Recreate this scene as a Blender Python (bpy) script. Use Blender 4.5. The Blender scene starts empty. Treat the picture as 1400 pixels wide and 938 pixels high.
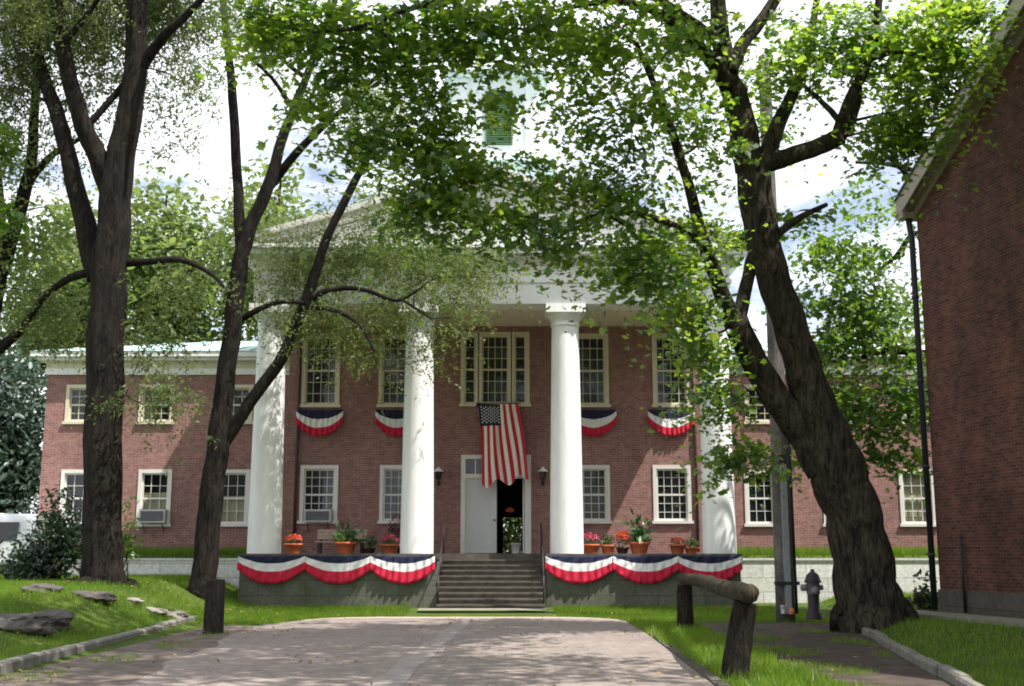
import bpy, math, random
import numpy as np
from mathutils import Vector, Matrix, noise as mnoise

random.seed(7)
rng = np.random.default_rng(7)
R = math.radians
scn = bpy.context.scene
COL = scn.collection

# ------------------------------------------------------------------ camera maths (used to read positions off the photo)
F = 1600.0; CX, CY = 700.0, 469.0; CAMZ = 1.6
PITCH = math.atan((755 - CY) / F)
CP, SP = math.cos(PITCH), math.sin(PITCH)

def at(px, py, Y):
    """world point at distance Y seen at photo pixel (px, py)"""
    u = (px - CX) / F; v = (CY - py) / F
    y = CP - v * SP; z = SP + v * CP
    s = Y / y
    return np.array([u * s, Y, CAMZ + z * s])

def X(px, py, Y): return float(at(px, py, Y)[0])
def Z(py, Y): return float(at(700, py, Y)[2])
def px2m(py, Y):
    v = (CY - py) / F
    return (Y / (CP - v * SP)) / F

# ------------------------------------------------------------------ materials
MATS = {}
def nodemat(name):
    m = bpy.data.materials.new(name); m.use_nodes = True
    nt = m.node_tree; b = nt.nodes['Principled BSDF']
    MATS[name] = m
    return m, nt, b

def link(nt, a, b): nt.links.new(a, b)

def ramp(nt, fac, stops):
    r = nt.nodes.new('ShaderNodeValToRGB')
    el = r.color_ramp.elements
    while len(el) > 2: el.remove(el[-1])
    for i, (p, c) in enumerate(stops):
        e = el[i] if i < 2 else el.new(p)
        e.position = p; e.color = (*c, 1)
    link(nt, fac, r.inputs['Fac'])
    return r.outputs['Color']

def noise(nt, scale, detail=4, rough=0.6, vec=None, dist=0.0):
    n = nt.nodes.new('ShaderNodeTexNoise')
    n.inputs['Scale'].default_value = scale; n.inputs['Detail'].default_value = detail
    n.inputs['Roughness'].default_value = rough; n.inputs['Distortion'].default_value = dist
    if vec is not None: link(nt, vec, n.inputs['Vector'])
    return n.outputs['Fac']

def wpos(nt, scale=(1, 1, 1)):
    g = nt.nodes.new('ShaderNodeNewGeometry')
    if scale == (1, 1, 1): return g.outputs['Position']
    m = nt.nodes.new('ShaderNodeMapping'); m.inputs['Scale'].default_value = scale
    link(nt, g.outputs['Position'], m.inputs['Vector'])
    return m.outputs['Vector']

def mix(nt, fac, a, b, mode='MIX'):
    n = nt.nodes.new('ShaderNodeMix'); n.data_type = 'RGBA'; n.blend_type = mode
    for sock, v in ((n.inputs[0], fac), (n.inputs[6], a), (n.inputs[7], b)):
        if hasattr(v, 'is_linked'): link(nt, v, sock)
        elif isinstance(v, (int, float)): sock.default_value = v
        else: sock.default_value = (*v, 1)
    return n.outputs[2]

def bump(nt, b, h, strength=0.3, dist=0.02):
    n = nt.nodes.new('ShaderNodeBump'); n.inputs['Strength'].default_value = strength
    n.inputs['Distance'].default_value = dist
    link(nt, h, n.inputs['Height']); link(nt, n.outputs['Normal'], b.inputs['Normal'])

def plain(name, col, rough=0.6, var=0.12, scale=6.0, metal=0.0, bmp=0.0, spec=0.4):
    m, nt, b = nodemat(name)
    f = noise(nt, scale, 5, 0.65, wpos(nt))
    lo = tuple(c * (1 - var) for c in col); hi = tuple(min(1, c * (1 + var)) for c in col)
    link(nt, ramp(nt, f, [(0.3, lo), (0.7, hi)]), b.inputs['Base Color'])
    b.inputs['Roughness'].default_value = rough; b.inputs['Metallic'].default_value = metal
    b.inputs['Specular IOR Level'].default_value = spec
    if bmp: bump(nt, b, noise(nt, scale * 6, 4, 0.6, wpos(nt)), bmp)
    return m

def paint(name, col, stain=(0.5, 0.47, 0.4), amount=0.25, rough=0.5):
    m, nt, b = nodemat(name)
    f = noise(nt, 2.2, 6, 0.7, wpos(nt, (2.0, 2.0, 0.35)))
    c = ramp(nt, f, [(0.42, col), (0.78, tuple(a * (1 - amount) + s * amount for a, s in zip(col, stain)))])
    link(nt, c, b.inputs['Base Color'])
    b.inputs['Roughness'].default_value = rough
    bump(nt, b, noise(nt, 40, 3, 0.6, wpos(nt)), 0.08, 0.01)
    return m

def brick(name, ux, uy, c1, c2, mortar, dark=0.35):
    m, nt, b = nodemat(name)
    g = nt.nodes.new('ShaderNodeNewGeometry')
    d = nt.nodes.new('ShaderNodeVectorMath'); d.operation = 'DOT_PRODUCT'
    d.inputs[1].default_value = (ux, uy, 0); link(nt, g.outputs['Position'], d.inputs[0])
    s = nt.nodes.new('ShaderNodeSeparateXYZ'); link(nt, g.outputs['Position'], s.inputs[0])
    c = nt.nodes.new('ShaderNodeCombineXYZ')
    link(nt, d.outputs['Value'], c.inputs['X']); link(nt, s.outputs['Z'], c.inputs['Y'])
    t = nt.nodes.new('ShaderNodeTexBrick'); link(nt, c.outputs[0], t.inputs['Vector'])
    t.inputs['Scale'].default_value = 1.0
    t.inputs['Brick Width'].default_value = 0.215; t.inputs['Row Height'].default_value = 0.072
    t.inputs['Mortar Size'].default_value = 0.006; t.inputs['Mortar Smooth'].default_value = 0.3
    t.inputs['Bias'].default_value = 0.0
    t.inputs['Color1'].default_value = (*c1, 1); t.inputs['Color2'].default_value = (*c2, 1); t.inputs['Mortar'].default_value = (*mortar, 1)
    n1 = noise(nt, 0.9, 6, 0.7, wpos(nt, (1, 1, 0.5)))
    v = ramp(nt, n1, [(0.3, (1 - dark,) * 3), (0.72, (1.18, 1.14, 1.1))])
    col = mix(nt, 1.0, t.outputs['Color'], v, 'MULTIPLY')
    n2 = noise(nt, 5, 6, 0.7, wpos(nt, (1, 1, 1.3)))
    col = mix(nt, 0.55, col, ramp(nt, n2, [(0.35, (0.55, 0.5, 0.5)), (0.65, (1.2, 1.15, 1.1))]), 'MULTIPLY')
    link(nt, col, b.inputs['Base Color'])
    b.inputs['Roughness'].default_value = 0.85
    b.inputs['Specular IOR Level'].default_value = 0.2
    bump(nt, b, t.outputs['Fac'], -0.4, 0.006)
    return m

def leafmat(name, a, bcol, ta, tb, trans=0.45, gloss=0.06):
    m = bpy.data.materials.new(name); m.use_nodes = True
    nt = m.node_tree; nt.nodes.clear()
    out = nt.nodes.new('ShaderNodeOutputMaterial')
    g = nt.nodes.new('ShaderNodeNewGeometry')
    r = g.outputs['Random Per Island']
    n = noise(nt, 0.7, 2, 0.5, g.outputs['Position'])
    ad = nt.nodes.new('ShaderNodeMath'); ad.operation = 'MULTIPLY_ADD'
    link(nt, r, ad.inputs[0]); ad.inputs[1].default_value = 0.6
    sc = nt.nodes.new('ShaderNodeMath'); sc.operation = 'MULTIPLY_ADD'; link(nt, n, sc.inputs[0]); sc.inputs[1].default_value = 0.9; sc.inputs[2].default_value = -0.25
    link(nt, sc.outputs[0], ad.inputs[2])
    c = ramp(nt, ad.outputs[0], [(0.15, a), (0.85, bcol)])
    t = ramp(nt, ad.outputs[0], [(0.15, ta), (0.85, tb)])
    d = nt.nodes.new('ShaderNodeBsdfDiffuse'); link(nt, c, d.inputs['Color'])
    tr = nt.nodes.new('ShaderNodeBsdfTranslucent'); link(nt, t, tr.inputs['Color'])
    m1 = nt.nodes.new('ShaderNodeMixShader'); m1.inputs[0].default_value = trans
    link(nt, d.outputs[0], m1.inputs[1]); link(nt, tr.outputs[0], m1.inputs[2])
    gl = nt.nodes.new('ShaderNodeBsdfGlossy'); gl.inputs['Roughness'].default_value = 0.42
    gl.inputs['Color'].default_value = (0.8, 0.85, 0.9, 1)
    m2 = nt.nodes.new('ShaderNodeMixShader'); m2.inputs[0].default_value = gloss
    link(nt, m1.outputs[0], m2.inputs[1]); link(nt, gl.outputs[0], m2.inputs[2])
    link(nt, m2.outputs[0], out.inputs['Surface'])
    MATS[name] = m
    return m

def barkmat(name, dark, light, sc=1.0):
    m, nt, b = nodemat(name)
    f = noise(nt, 1.0, 8, 0.72, wpos(nt, (13 * sc, 13 * sc, 2.2 * sc)), 0.9)
    fine = noise(nt, 1.0, 6, 0.75, wpos(nt, (46 * sc, 46 * sc, 12 * sc)), 0.5)
    f2 = noise(nt, 1.6, 5, 0.65, wpos(nt))
    c = ramp(nt, f, [(0.38, dark), (0.66, light)])
    c = mix(nt, 0.8, c, ramp(nt, fine, [(0.32, (0.45, 0.45, 0.45)), (0.68, (1.5, 1.45, 1.35))]), 'MULTIPLY')
    c = mix(nt, 0.8, c, ramp(nt, f2, [(0.32, (0.5, 0.5, 0.52)), (0.7, (1.4, 1.3, 1.15))]), 'MULTIPLY')
    lich = noise(nt, 5.0, 6, 0.75, wpos(nt, (1, 1, 0.7)))
    c = mix(nt, ramp(nt, lich, [(0.60, (0, 0, 0)), (0.72, (0.5, 0.5, 0.5))]), c, tuple(min(1, x * 1.5 + 0.02) for x in light))
    link(nt, c, b.inputs['Base Color'])
    b.inputs['Roughness'].default_value = 0.95; b.inputs['Specular IOR Level'].default_value = 0.15
    ad = nt.nodes.new('ShaderNodeMath'); ad.operation = 'MULTIPLY_ADD'; link(nt, fine, ad.inputs[0]); ad.inputs[1].default_value = 0.45; link(nt, f, ad.inputs[2])
    bump(nt, b, ad.outputs[0], 1.0, 0.09)
    return m

WHITE = paint('white_paint', (0.86, 0.86, 0.86), (0.46, 0.45, 0.41), 0.34)
TRIM = paint('trim_paint', (0.70, 0.68, 0.64), (0.45, 0.42, 0.36), 0.3)
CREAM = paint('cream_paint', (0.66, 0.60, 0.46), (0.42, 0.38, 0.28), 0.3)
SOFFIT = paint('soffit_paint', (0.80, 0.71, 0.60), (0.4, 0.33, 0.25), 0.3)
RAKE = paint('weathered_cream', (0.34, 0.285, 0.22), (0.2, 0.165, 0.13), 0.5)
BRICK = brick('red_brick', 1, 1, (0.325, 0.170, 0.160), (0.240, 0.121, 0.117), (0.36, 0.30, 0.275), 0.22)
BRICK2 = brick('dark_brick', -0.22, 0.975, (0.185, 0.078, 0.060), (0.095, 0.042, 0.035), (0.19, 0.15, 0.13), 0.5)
COPPER = paint('verdigris_roof', (0.42, 0.60, 0.56), (0.62, 0.72, 0.70), 0.6)
SLATE = plain('dark_shingle', (0.08, 0.075, 0.07), 0.9, 0.3, 8, bmp=0.4)
CUPW = paint('pale_teal_paint', (0.74, 0.78, 0.78), (0.5, 0.58, 0.58), 0.4)
LOUV = paint('green_shutter', (0.075, 0.16, 0.075), (0.1, 0.13, 0.08), 0.4)
BLACK = plain('black_iron', (0.018, 0.018, 0.022), 0.5, 0.2)
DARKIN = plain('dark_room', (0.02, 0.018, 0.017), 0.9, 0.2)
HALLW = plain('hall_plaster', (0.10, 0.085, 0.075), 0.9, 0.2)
DOORW = paint('door_white', (0.60, 0.60, 0.61), (0.45, 0.44, 0.42), 0.25)
BLIND = plain('blind_slats', (0.62, 0.56, 0.38), 0.7, 0.1)
METALG = plain('grey_metal', (0.32, 0.33, 0.35), 0.45, 0.15, metal=0.4)
ACW = plain('ac_plastic', (0.55, 0.55, 0.55), 0.5, 0.1)
ACG = plain('ac_grille', (0.16, 0.16, 0.18), 0.6, 0.2)
NAVY = plain('navy_cloth', (0.012, 0.014, 0.045), 0.85, 0.25, 14)
REDC = plain('red_cloth', (0.52, 0.012, 0.045), 0.8, 0.18, 14)
WHTC = plain('white_cloth', (0.72, 0.72, 0.72), 0.85, 0.08, 14)
FRED = plain('flag_red', (0.45, 0.015, 0.035), 0.75, 0.15, 10)
FWHT = plain('flag_white', (0.74, 0.70, 0.64), 0.8, 0.08, 10)
TERRA = plain('terracotta', (0.50, 0.135, 0.055), 0.85, 0.2, 12, bmp=0.1)
DPOT = plain('dark_pot', (0.05, 0.03, 0.03), 0.7, 0.2)
SOIL = plain('soil', (0.05, 0.035, 0.025), 0.95, 0.3, 30)
WOODB = plain('bench_wood', (0.42, 0.33, 0.26), 0.8, 0.2, 10)
POSTW = barkmat('weathered_post', (0.025, 0.021, 0.023), (0.085, 0.072, 0.072), 2.2)
LOGW = barkmat('log_wood', (0.013, 0.011, 0.011), (0.060, 0.053, 0.043), 1.8)
GRAN = plain('granite', (0.185, 0.175, 0.155), 0.85, 0.35, 5, bmp=0.35)
STEP = plain('step_stone', (0.10, 0.086, 0.070), 0.9, 0.4, 4, bmp=0.4)
ROCKM = plain('field_rock', (0.085, 0.075, 0.068), 0.95, 0.45, 3, bmp=0.7)
RUST = plain('rusty_iron', (0.10, 0.05, 0.04), 0.8, 0.3, 10)
CANDY = plain('hydrant_dark', (0.028, 0.022, 0.028), 0.6, 0.25, 10)
HYDW = plain('hydrant_grey', (0.20, 0.19, 0.20), 0.6, 0.2, 10)
PLASTW = plain('white_plastic', (0.75, 0.75, 0.76), 0.5, 0.06)
ORANGE = plain('orange_plastic', (0.55, 0.17, 0.05), 0.5, 0.1)
CARW = plain('van_paint', (0.72, 0.74, 0.74), 0.3, 0.04)
TYRE = plain('tyre_rubber', (0.02, 0.02, 0.02), 0.9, 0.2)

def stonewall(name, base, moss, mossamt):
    m, nt, b = nodemat(name)
    g = nt.nodes.new('ShaderNodeNewGeometry')
    s = nt.nodes.new('ShaderNodeSeparateXYZ'); link(nt, g.outputs['Position'], s.inputs[0])
    a = nt.nodes.new('ShaderNodeMath'); link(nt, s.outputs['X'], a.inputs[0]); link(nt, s.outputs['Y'], a.inputs[1])
    c = nt.nodes.new('ShaderNodeCombineXYZ'); link(nt, a.outputs[0], c.inputs['X']); link(nt, s.outputs['Z'], c.inputs['Y'])
    t = nt.nodes.new('ShaderNodeTexBrick'); link(nt, c.outputs[0], t.inputs['Vector'])
    t.inputs['Scale'].default_value = 1; t.inputs['Brick Width'].default_value = 1.3; t.inputs['Row Height'].default_value = 0.42
    t.inputs['Mortar Size'].default_value = 0.012
    t.inputs['Color1'].default_value = (*base, 1); t.inputs['Color2'].default_value = (*[x * 0.8 for x in base], 1)
    t.inputs['Mortar'].default_value = (*[x * 0.45 for x in base], 1)
    f = noise(nt, 2.0, 6, 0.7, wpos(nt, (1, 1, 0.6)))
    col = mix(nt, ramp(nt, f, [(0.4, (0, 0, 0)), (0.7, (mossamt,) * 3)]), t.outputs['Color'], moss)
    f2 = noise(nt, 11, 5, 0.7, wpos(nt))
    col = mix(nt, 0.6, col, ramp(nt, f2, [(0.3, (0.55,) * 3), (0.7, (1.3,) * 3)]), 'MULTIPLY')
    link(nt, col, b.inputs['Base Color']); b.inputs['Roughness'].default_value = 0.95
    bump(nt, b, f2, 0.5, 0.02)
    return m
PORCHS = stonewall('porch_stone', (0.155, 0.15, 0.125), (0.07, 0.085, 0.042), 0.85)
WHWALL = stonewall('whitewashed_stone', (0.80, 0.79, 0.77), (0.56, 0.55, 0.50), 0.6)
FOUND = stonewall('foundation_stone', (0.12, 0.105, 0.09), (0.06, 0.05, 0.04), 0.6)

def glassmat(name, col, rough=0.06, clear=0.0):
    m, nt, b = nodemat(name)
    b.inputs['Base Color'].default_value = (*col, 1)
    b.inputs['Roughness'].default_value = rough; b.inputs['Specular IOR Level'].default_value = 0.5
    f = noise(nt, 3.0, 2, 0.5, wpos(nt))
    bump(nt, b, f, 0.12, 0.05)
    if clear:
        out = nt.nodes['Material Output']
        t = nt.nodes.new('ShaderNodeBsdfTransparent'); t.inputs['Color'].default_value = (0.9, 0.93, 0.9, 1)
        ms = nt.nodes.new('ShaderNodeMixShader'); ms.inputs[0].default_value = 1 - clear
        link(nt, t.outputs[0], ms.inputs[1]); link(nt, b.outputs[0], ms.inputs[2])
        link(nt, ms.outputs[0], out.inputs['Surface'])
    return m
GLASS = glassmat('window_glass', (0.012, 0.015, 0.018))
CGLASS = glassmat('clear_glass', (0.03, 0.035, 0.03), 0.05, 0.82)

def emis(name, col, s):
    m, nt, b = nodemat(name)
    b.inputs['Base Color'].default_value = (*col, 1)
    b.inputs['Emission Color'].default_value = (*col, 1); b.inputs['Emission Strength'].default_value = s
    return m
LAMP = emis('lamp_glow', (0.5, 0.12, 0.05), 0.07)

MAPLE = leafmat('maple_leaf', (0.032, 0.082, 0.020), (0.110, 0.185, 0.036), (0.09, 0.25, 0.02), (0.58, 0.76, 0.06), 0.58, 0.06)
FINE = leafmat('fine_leaf', (0.080, 0.120, 0.036), (0.150, 0.185, 0.065), (0.17, 0.25, 0.05), (0.34, 0.42, 0.10), 0.5, 0.02)
FINE2 = leafmat('locust_leaf', (0.055, 0.085, 0.030), (0.110, 0.140, 0.052), (0.13, 0.18, 0.045), (0.27, 0.33, 0.08), 0.5, 0.02)
BGL = leafmat('far_leaf', (0.095, 0.150, 0.045), (0.200, 0.250, 0.085), (0.18, 0.28, 0.06), (0.38, 0.46, 0.11), 0.5, 0.03)
BLUEL = leafmat('bluish_leaf', (0.035, 0.065, 0.045), (0.10, 0.15, 0.11), (0.05, 0.09, 0.05), (0.12, 0.17, 0.10), 0.35, 0.05)
BRIGHT = leafmat('young_leaf', (0.045, 0.105, 0.018), (0.105, 0.185, 0.028), (0.10, 0.24, 0.02), (0.32, 0.48, 0.04), 0.5, 0.05)
BUSH = leafmat('shrub_leaf', (0.018, 0.038, 0.018), (0.045, 0.075, 0.030), (0.03, 0.06, 0.02), (0.08, 0.13, 0.03), 0.35, 0.05)
PLANTL = leafmat('pot_leaf', (0.035, 0.095, 0.02), (0.09, 0.17, 0.04), (0.06, 0.16, 0.02), (0.16, 0.3, 0.05), 0.4)
GRASSM = leafmat('grass_blade', (0.075, 0.160, 0.012), (0.180, 0.270, 0.028), (0.18, 0.36, 0.02), (0.36, 0.48, 0.04), 0.45, 0.02)
DRYG = leafmat('dry_leaf', (0.20, 0.15, 0.06), (0.36, 0.28, 0.12), (0.2, 0.14, 0.05), (0.3, 0.22, 0.1), 0.25, 0.02)
PINKF = leafmat('pink_flower', (0.55, 0.06, 0.14), (0.75, 0.16, 0.25), (0.5, 0.05, 0.1), (0.7, 0.15, 0.2), 0.35, 0.02)
REDF = leafmat('red_flower', (0.62, 0.07, 0.03), (0.85, 0.17, 0.06), (0.6, 0.06, 0.02), (0.8, 0.15, 0.04), 0.35, 0.02)
MAGF = leafmat('magenta_flower', (0.16, 0.03, 0.06), (0.38, 0.06, 0.16), (0.2, 0.02, 0.06), (0.3, 0.05, 0.12), 0.35, 0.02)
PALEF = leafmat('pale_flower', (0.42, 0.36, 0.40), (0.6, 0.52, 0.56), (0.4, 0.34, 0.36), (0.5, 0.45, 0.45), 0.35, 0.02)

BARK_A = barkmat('grey_furrowed_bark', (0.009, 0.008, 0.008), (0.046, 0.040, 0.035))
BARK_B = barkmat('dark_bark', (0.009, 0.008, 0.009), (0.048, 0.041, 0.038))
BARK_C = barkmat('maple_bark', (0.012, 0.011, 0.010), (0.110, 0.097, 0.076), 0.8)

# ground materials
def groundmat():
    m, nt, b = nodemat('lawn_soil')
    f = noise(nt, 0.9, 6, 0.7, wpos(nt)); f2 = noise(nt, 14, 5, 0.7, wpos(nt))
    c = ramp(nt, f, [(0.35, (0.055, 0.095, 0.018)), (0.6, (0.085, 0.12, 0.026)), (0.8, (0.17, 0.14, 0.06))])
    c = mix(nt, 0.5, c, ramp(nt, f2, [(0.3, (0.5, 0.5, 0.5)), (0.7, (1.3, 1.3, 1.2))]), 'MULTIPLY')
    link(nt, c, b.inputs['Base Color']); b.inputs['Roughness'].default_value = 0.95
    b.inputs['Specular IOR Level'].default_value = 0.1
    bump(nt, b, f2, 0.6, 0.05)
    return m
LAWN = groundmat()

def drivemat():
    m, nt, b = nodemat('brick_paving')
    v = wpos(nt)
    t = nt.nodes.new('ShaderNodeTexBrick'); link(nt, v, t.inputs['Vector'])
    t.inputs['Scale'].default_value = 1; t.inputs['Brick Width'].default_value = 0.2; t.inputs['Row Height'].default_value = 0.1
    t.inputs['Mortar Size'].default_value = 0.008
    t.inputs['Color1'].default_value = (0.305, 0.255, 0.232, 1); t.inputs['Color2'].default_value = (0.215, 0.182, 0.170, 1)
    t.inputs['Mortar'].default_value = (0.17, 0.145, 0.135, 1)
    f = noise(nt, 0.55, 7, 0.72, v, 0.5)
    c = mix(nt, ramp(nt, f, [(0.4, (0, 0, 0)), (0.75, (0.75,) * 3)]), t.outputs['Color'], (0.315, 0.272, 0.25))
    f2 = noise(nt, 5, 6, 0.75, v)
    c = mix(nt, 0.7, c, ramp(nt, f2, [(0.3, (0.5, 0.48, 0.47)), (0.72, (1.35, 1.32, 1.28))]), 'MULTIPLY')
    link(nt, c, b.inputs['Base Color']); b.inputs['Roughness'].default_value = 0.88
    b.inputs['Specular IOR Level'].default_value = 0.25
    bump(nt, b, f2, 0.4, 0.015)
    return m
DRIVE = drivemat()
PATCH = plain('cement_patch', (0.285, 0.245, 0.228), 0.9, 0.25, 3, bmp=0.2)
EDGE = plain('pink_edging', (0.50, 0.37, 0.31), 0.9, 0.25, 4, bmp=0.2)
DIRT = plain('bare_dirt', (0.125, 0.098, 0.082), 0.97, 0.5, 2.2, bmp=0.8)
ASPH = plain('packed_earth', (0.062, 0.045, 0.037), 0.97, 0.6, 2.4, bmp=0.9)
SLABM = plain('sidewalk_slab', (0.24, 0.215, 0.19), 0.9, 0.2, 4, bmp=0.2)

# ------------------------------------------------------------------ mesh builder
class MB:
    def __init__(self): self.v = []; self.f = []; self.m = []; self.sm = []
    def add(self, verts, faces, mi=0, smooth=False):
        o = len(self.v)
        self.v.extend([tuple(map(float, p)) for p in verts])
        for f in faces:
            self.f.append(tuple(i + o for i in f)); self.m.append(mi); self.sm.append(smooth)
        return self
    def quad(self, a, b, c, d, mi=0): return self.add([a, b, c, d], [(0, 1, 2, 3)], mi)
    def box(self, x0, x1, y0, y1, z0, z1, mi=0):
        v = [(x0, y0, z0), (x1, y0, z0), (x1, y1, z0), (x0, y1, z0), (x0, y0, z1), (x1, y0, z1), (x1, y1, z1), (x0, y1, z1)]
        return self.add(v, [(0, 3, 2, 1), (4, 5, 6, 7), (0, 1, 5, 4), (1, 2, 6, 5), (2, 3, 7, 6), (3, 0, 4, 7)], mi)
    def obox(self, org, ex, ey, ez, mi=0):
        """box with edge vectors"""
        o, ex, ey, ez = map(np.array, (org, ex, ey, ez))
        v = [o, o + ex, o + ex + ey, o + ey, o + ez, o + ex + ez, o + ex + ey + ez, o + ey + ez]
        return self.add(v, [(0, 3, 2, 1), (4, 5, 6, 7), (0, 1, 5, 4), (1, 2, 6, 5), (2, 3, 7, 6), (3, 0, 4, 7)], mi)
    def lathe(self, cx, cy, prof, n=24, mi=0, smooth=True, cap=True):
        vs = []; fs = []
        for r, z in prof:
            for k in range(n):
                a = 2 * math.pi * k / n
                vs.append((cx + r * math.cos(a), cy + r * math.sin(a), z))
        for i in range(len(prof) - 1):
            for k in range(n):
                k2 = (k + 1) % n
                fs.append((i * n + k, i * n + k2, (i + 1) * n + k2, (i + 1) * n + k))
        self.add(vs, fs, mi, smooth)
        if cap:
            o = len(vs)
            self.add(vs[-n:], [tuple(range(n))], mi); self.add(vs[:n], [tuple(range(n - 1, -1, -1))], mi)
        return self
    def tube(self, pts, rad, n=8, mi=0, smooth=True, rough=0.0, flute=0.0, cap=True):
        pts = [np.array(p, float) for p in pts]
        vs = []; fs = []
        t0 = pts[1] - pts[0]; t0 = t0 / (np.linalg.norm(t0) + 1e-9)
        ref = np.array([1.0, 0, 0]) if abs(t0[0]) < 0.9 else np.array([0, 1.0, 0])
        nrm = np.cross(t0, ref); nrm /= np.linalg.norm(nrm)
        ph = rng.random() * 6
        L = len(pts)
        for i, p in enumerate(pts):
            a = pts[max(0, i - 1)]; c = pts[min(L - 1, i + 1)]
            t = c - a; t = t / (np.linalg.norm(t) + 1e-9)
            nrm = nrm - t * np.dot(nrm, t); nrm /= (np.linalg.norm(nrm) + 1e-9)
            bn = np.cross(t, nrm)
            for k in range(n):
                an = 2 * math.pi * k / n
                rr = rad[i] * (1 + rough * (rng.random() - 0.5) + flute * math.sin(5 * an + ph + i * 0.12) + 0.6 * flute * math.sin(9 * an + 2 * ph))
                vs.append(p + (nrm * math.cos(an) + bn * math.sin(an)) * rr)
        for i in range(L - 1):
            for k in range(n):
                k2 = (k + 1) % n
                fs.append((i * n + k, i * n + k2, (i + 1) * n + k2, (i + 1) * n + k))
        if cap: fs.append(tuple((L - 1) * n + k for k in range(n))); fs.append(tuple(range(n - 1, -1, -1)))
        return self.add(vs, fs, mi, smooth)
    def cyl(self, a, b, r, n=12, mi=0, r2=None):
        return self.tube([a, b], [r, r if r2 is None else r2], n, mi)
    def panel(self, x0, x1, z0, z1, y, ops, depth=0.14, mi=0):
        """wall face at y with rectangular openings and reveals going back (+y)"""
        xs = sorted({x0, x1, *[o[0] for o in ops], *[o[1] for o in ops]}); zs = sorted({z0, z1, *[o[2] for o in ops], *[o[3] for o in ops]})
        xs = [x for x in xs if x0 <= x <= x1]; zs = [z for z in zs if z0 <= z <= z1]
        for i in range(len(xs) - 1):
            for j in range(len(zs) - 1):
                cx = (xs[i] + xs[i + 1]) / 2; cz = (zs[j] + zs[j + 1]) / 2
                if any(o[0] < cx < o[1] and o[2] < cz < o[3] for o in ops): continue
                self.quad((xs[i], y, zs[j]), (xs[i + 1], y, zs[j]), (xs[i + 1], y, zs[j + 1]), (xs[i], y, zs[j + 1]), mi)
        for a, b, c, d in ops:
            e = y + depth
            self.quad((a, y, c), (a, y, d), (a, e, d), (a, e, c), mi); self.quad((b, y, c), (b, e, c), (b, e, d), (b, y, d), mi)
            self.quad((a, y, c), (a, e, c), (b, e, c), (b, y, c), mi); self.quad((a, y, d), (b, y, d), (b, e, d), (a, e, d), mi)
        return self
    def build(self, name, mats, parent=None, **props):
        if not isinstance(mats, (list, tuple)): mats = [mats]
        me = bpy.data.meshes.new(name)
        loc = np.zeros(3)
        if parent is not None: loc = world_loc(parent)
        vs = [(p[0] - loc[0], p[1] - loc[1], p[2] - loc[2]) for p in self.v]
        me.from_pydata(vs, [], self.f)
        for mt in mats: me.materials.append(mt)
        me.polygons.foreach_set('material_index', self.m)
        me.polygons.foreach_set('use_smooth', self.sm)
        me.update()
        o = bpy.data.objects.new(name, me); COL.objects.link(o)
        if parent is not None: o.parent = parent
        for k, v in props.items(): o[k] = v
        return o

def world_loc(o):
    p = np.zeros(3)
    while o is not None:
        p += np.array(o.location); o = o.parent
    return p

def thing(name, label, cat, loc, group=None):
    o = bpy.data.objects.new(name, None); COL.objects.link(o)
    o.location = loc; o.empty_display_size = 0.2
    o['label'] = label; o['category'] = cat
    if group: o['group'] = group
    return o
def tag(o, label, cat, group=None):
    o['label'] = label; o['category'] = cat
    if group: o['group'] = group
    return o
def structure(o): o['kind'] = 'structure'; return o

def np_mesh(name, V, faces_idx, nper, mat, parent=None, smooth=False):
    """fast mesh from numpy: V (n,3), faces_idx (m,nper)"""
    me = bpy.data.meshes.new(name)
    loc = world_loc(parent) if parent is not None else np.zeros(3)
    V = (V - loc).astype(np.float32)
    m = len(faces_idx)
    me.vertices.add(len(V)); me.vertices.foreach_set('co', V.ravel())
    me.loops.add(m * nper); me.loops.foreach_set('vertex_index', faces_idx.astype(np.int32).ravel())
    me.polygons.add(m)
    me.polygons.foreach_set('loop_start', np.arange(0, m * nper, nper, dtype=np.int32))
    me.polygons.foreach_set('loop_total', np.full(m, nper, dtype=np.int32))
    for mm in (mat if isinstance(mat, (list, tuple)) else [mat]): me.materials.append(mm)
    me.update(calc_edges=True); me.validate()
    o = bpy.data.objects.new(name, me); COL.objects.link(o)
    if parent is not None: o.parent = parent
    return o

# ------------------------------------------------------------------ leaves
MAPLE_T = (np.array([(0, 0, 0), (0, 1, -0.10), (0.30, 0.08, 0.05), (0.56, 0.50, 0.02), (0.22, 0.56, 0.06), (-0.30, 0.08, 0.05), (-0.56, 0.50, 0.02), (-0.22, 0.56, 0.06)], float) - np.array([0, .45, 0]),
           np.array([(0, 2, 3, 4, 1), (0, 1, 7, 6, 5)]))
OVAL_T = (np.array([(0, -0.5, 0), (0, 0.5, -0.06), (0.27, -0.12, 0.06), (0.20, 0.24, 0.03), (-0.27, -0.12, 0.06), (-0.20, 0.24, 0.03)], float),
          np.array([(0, 2, 3, 1), (0, 1, 5, 4)]))
SLIM_T = (np.array([(0, -0.5, 0), (0.17, 0.0, 0.02), (0, 0.5, 0), (-0.17, 0.0, 0.02)], float), np.array([(0, 1, 2, 3)]))

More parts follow.
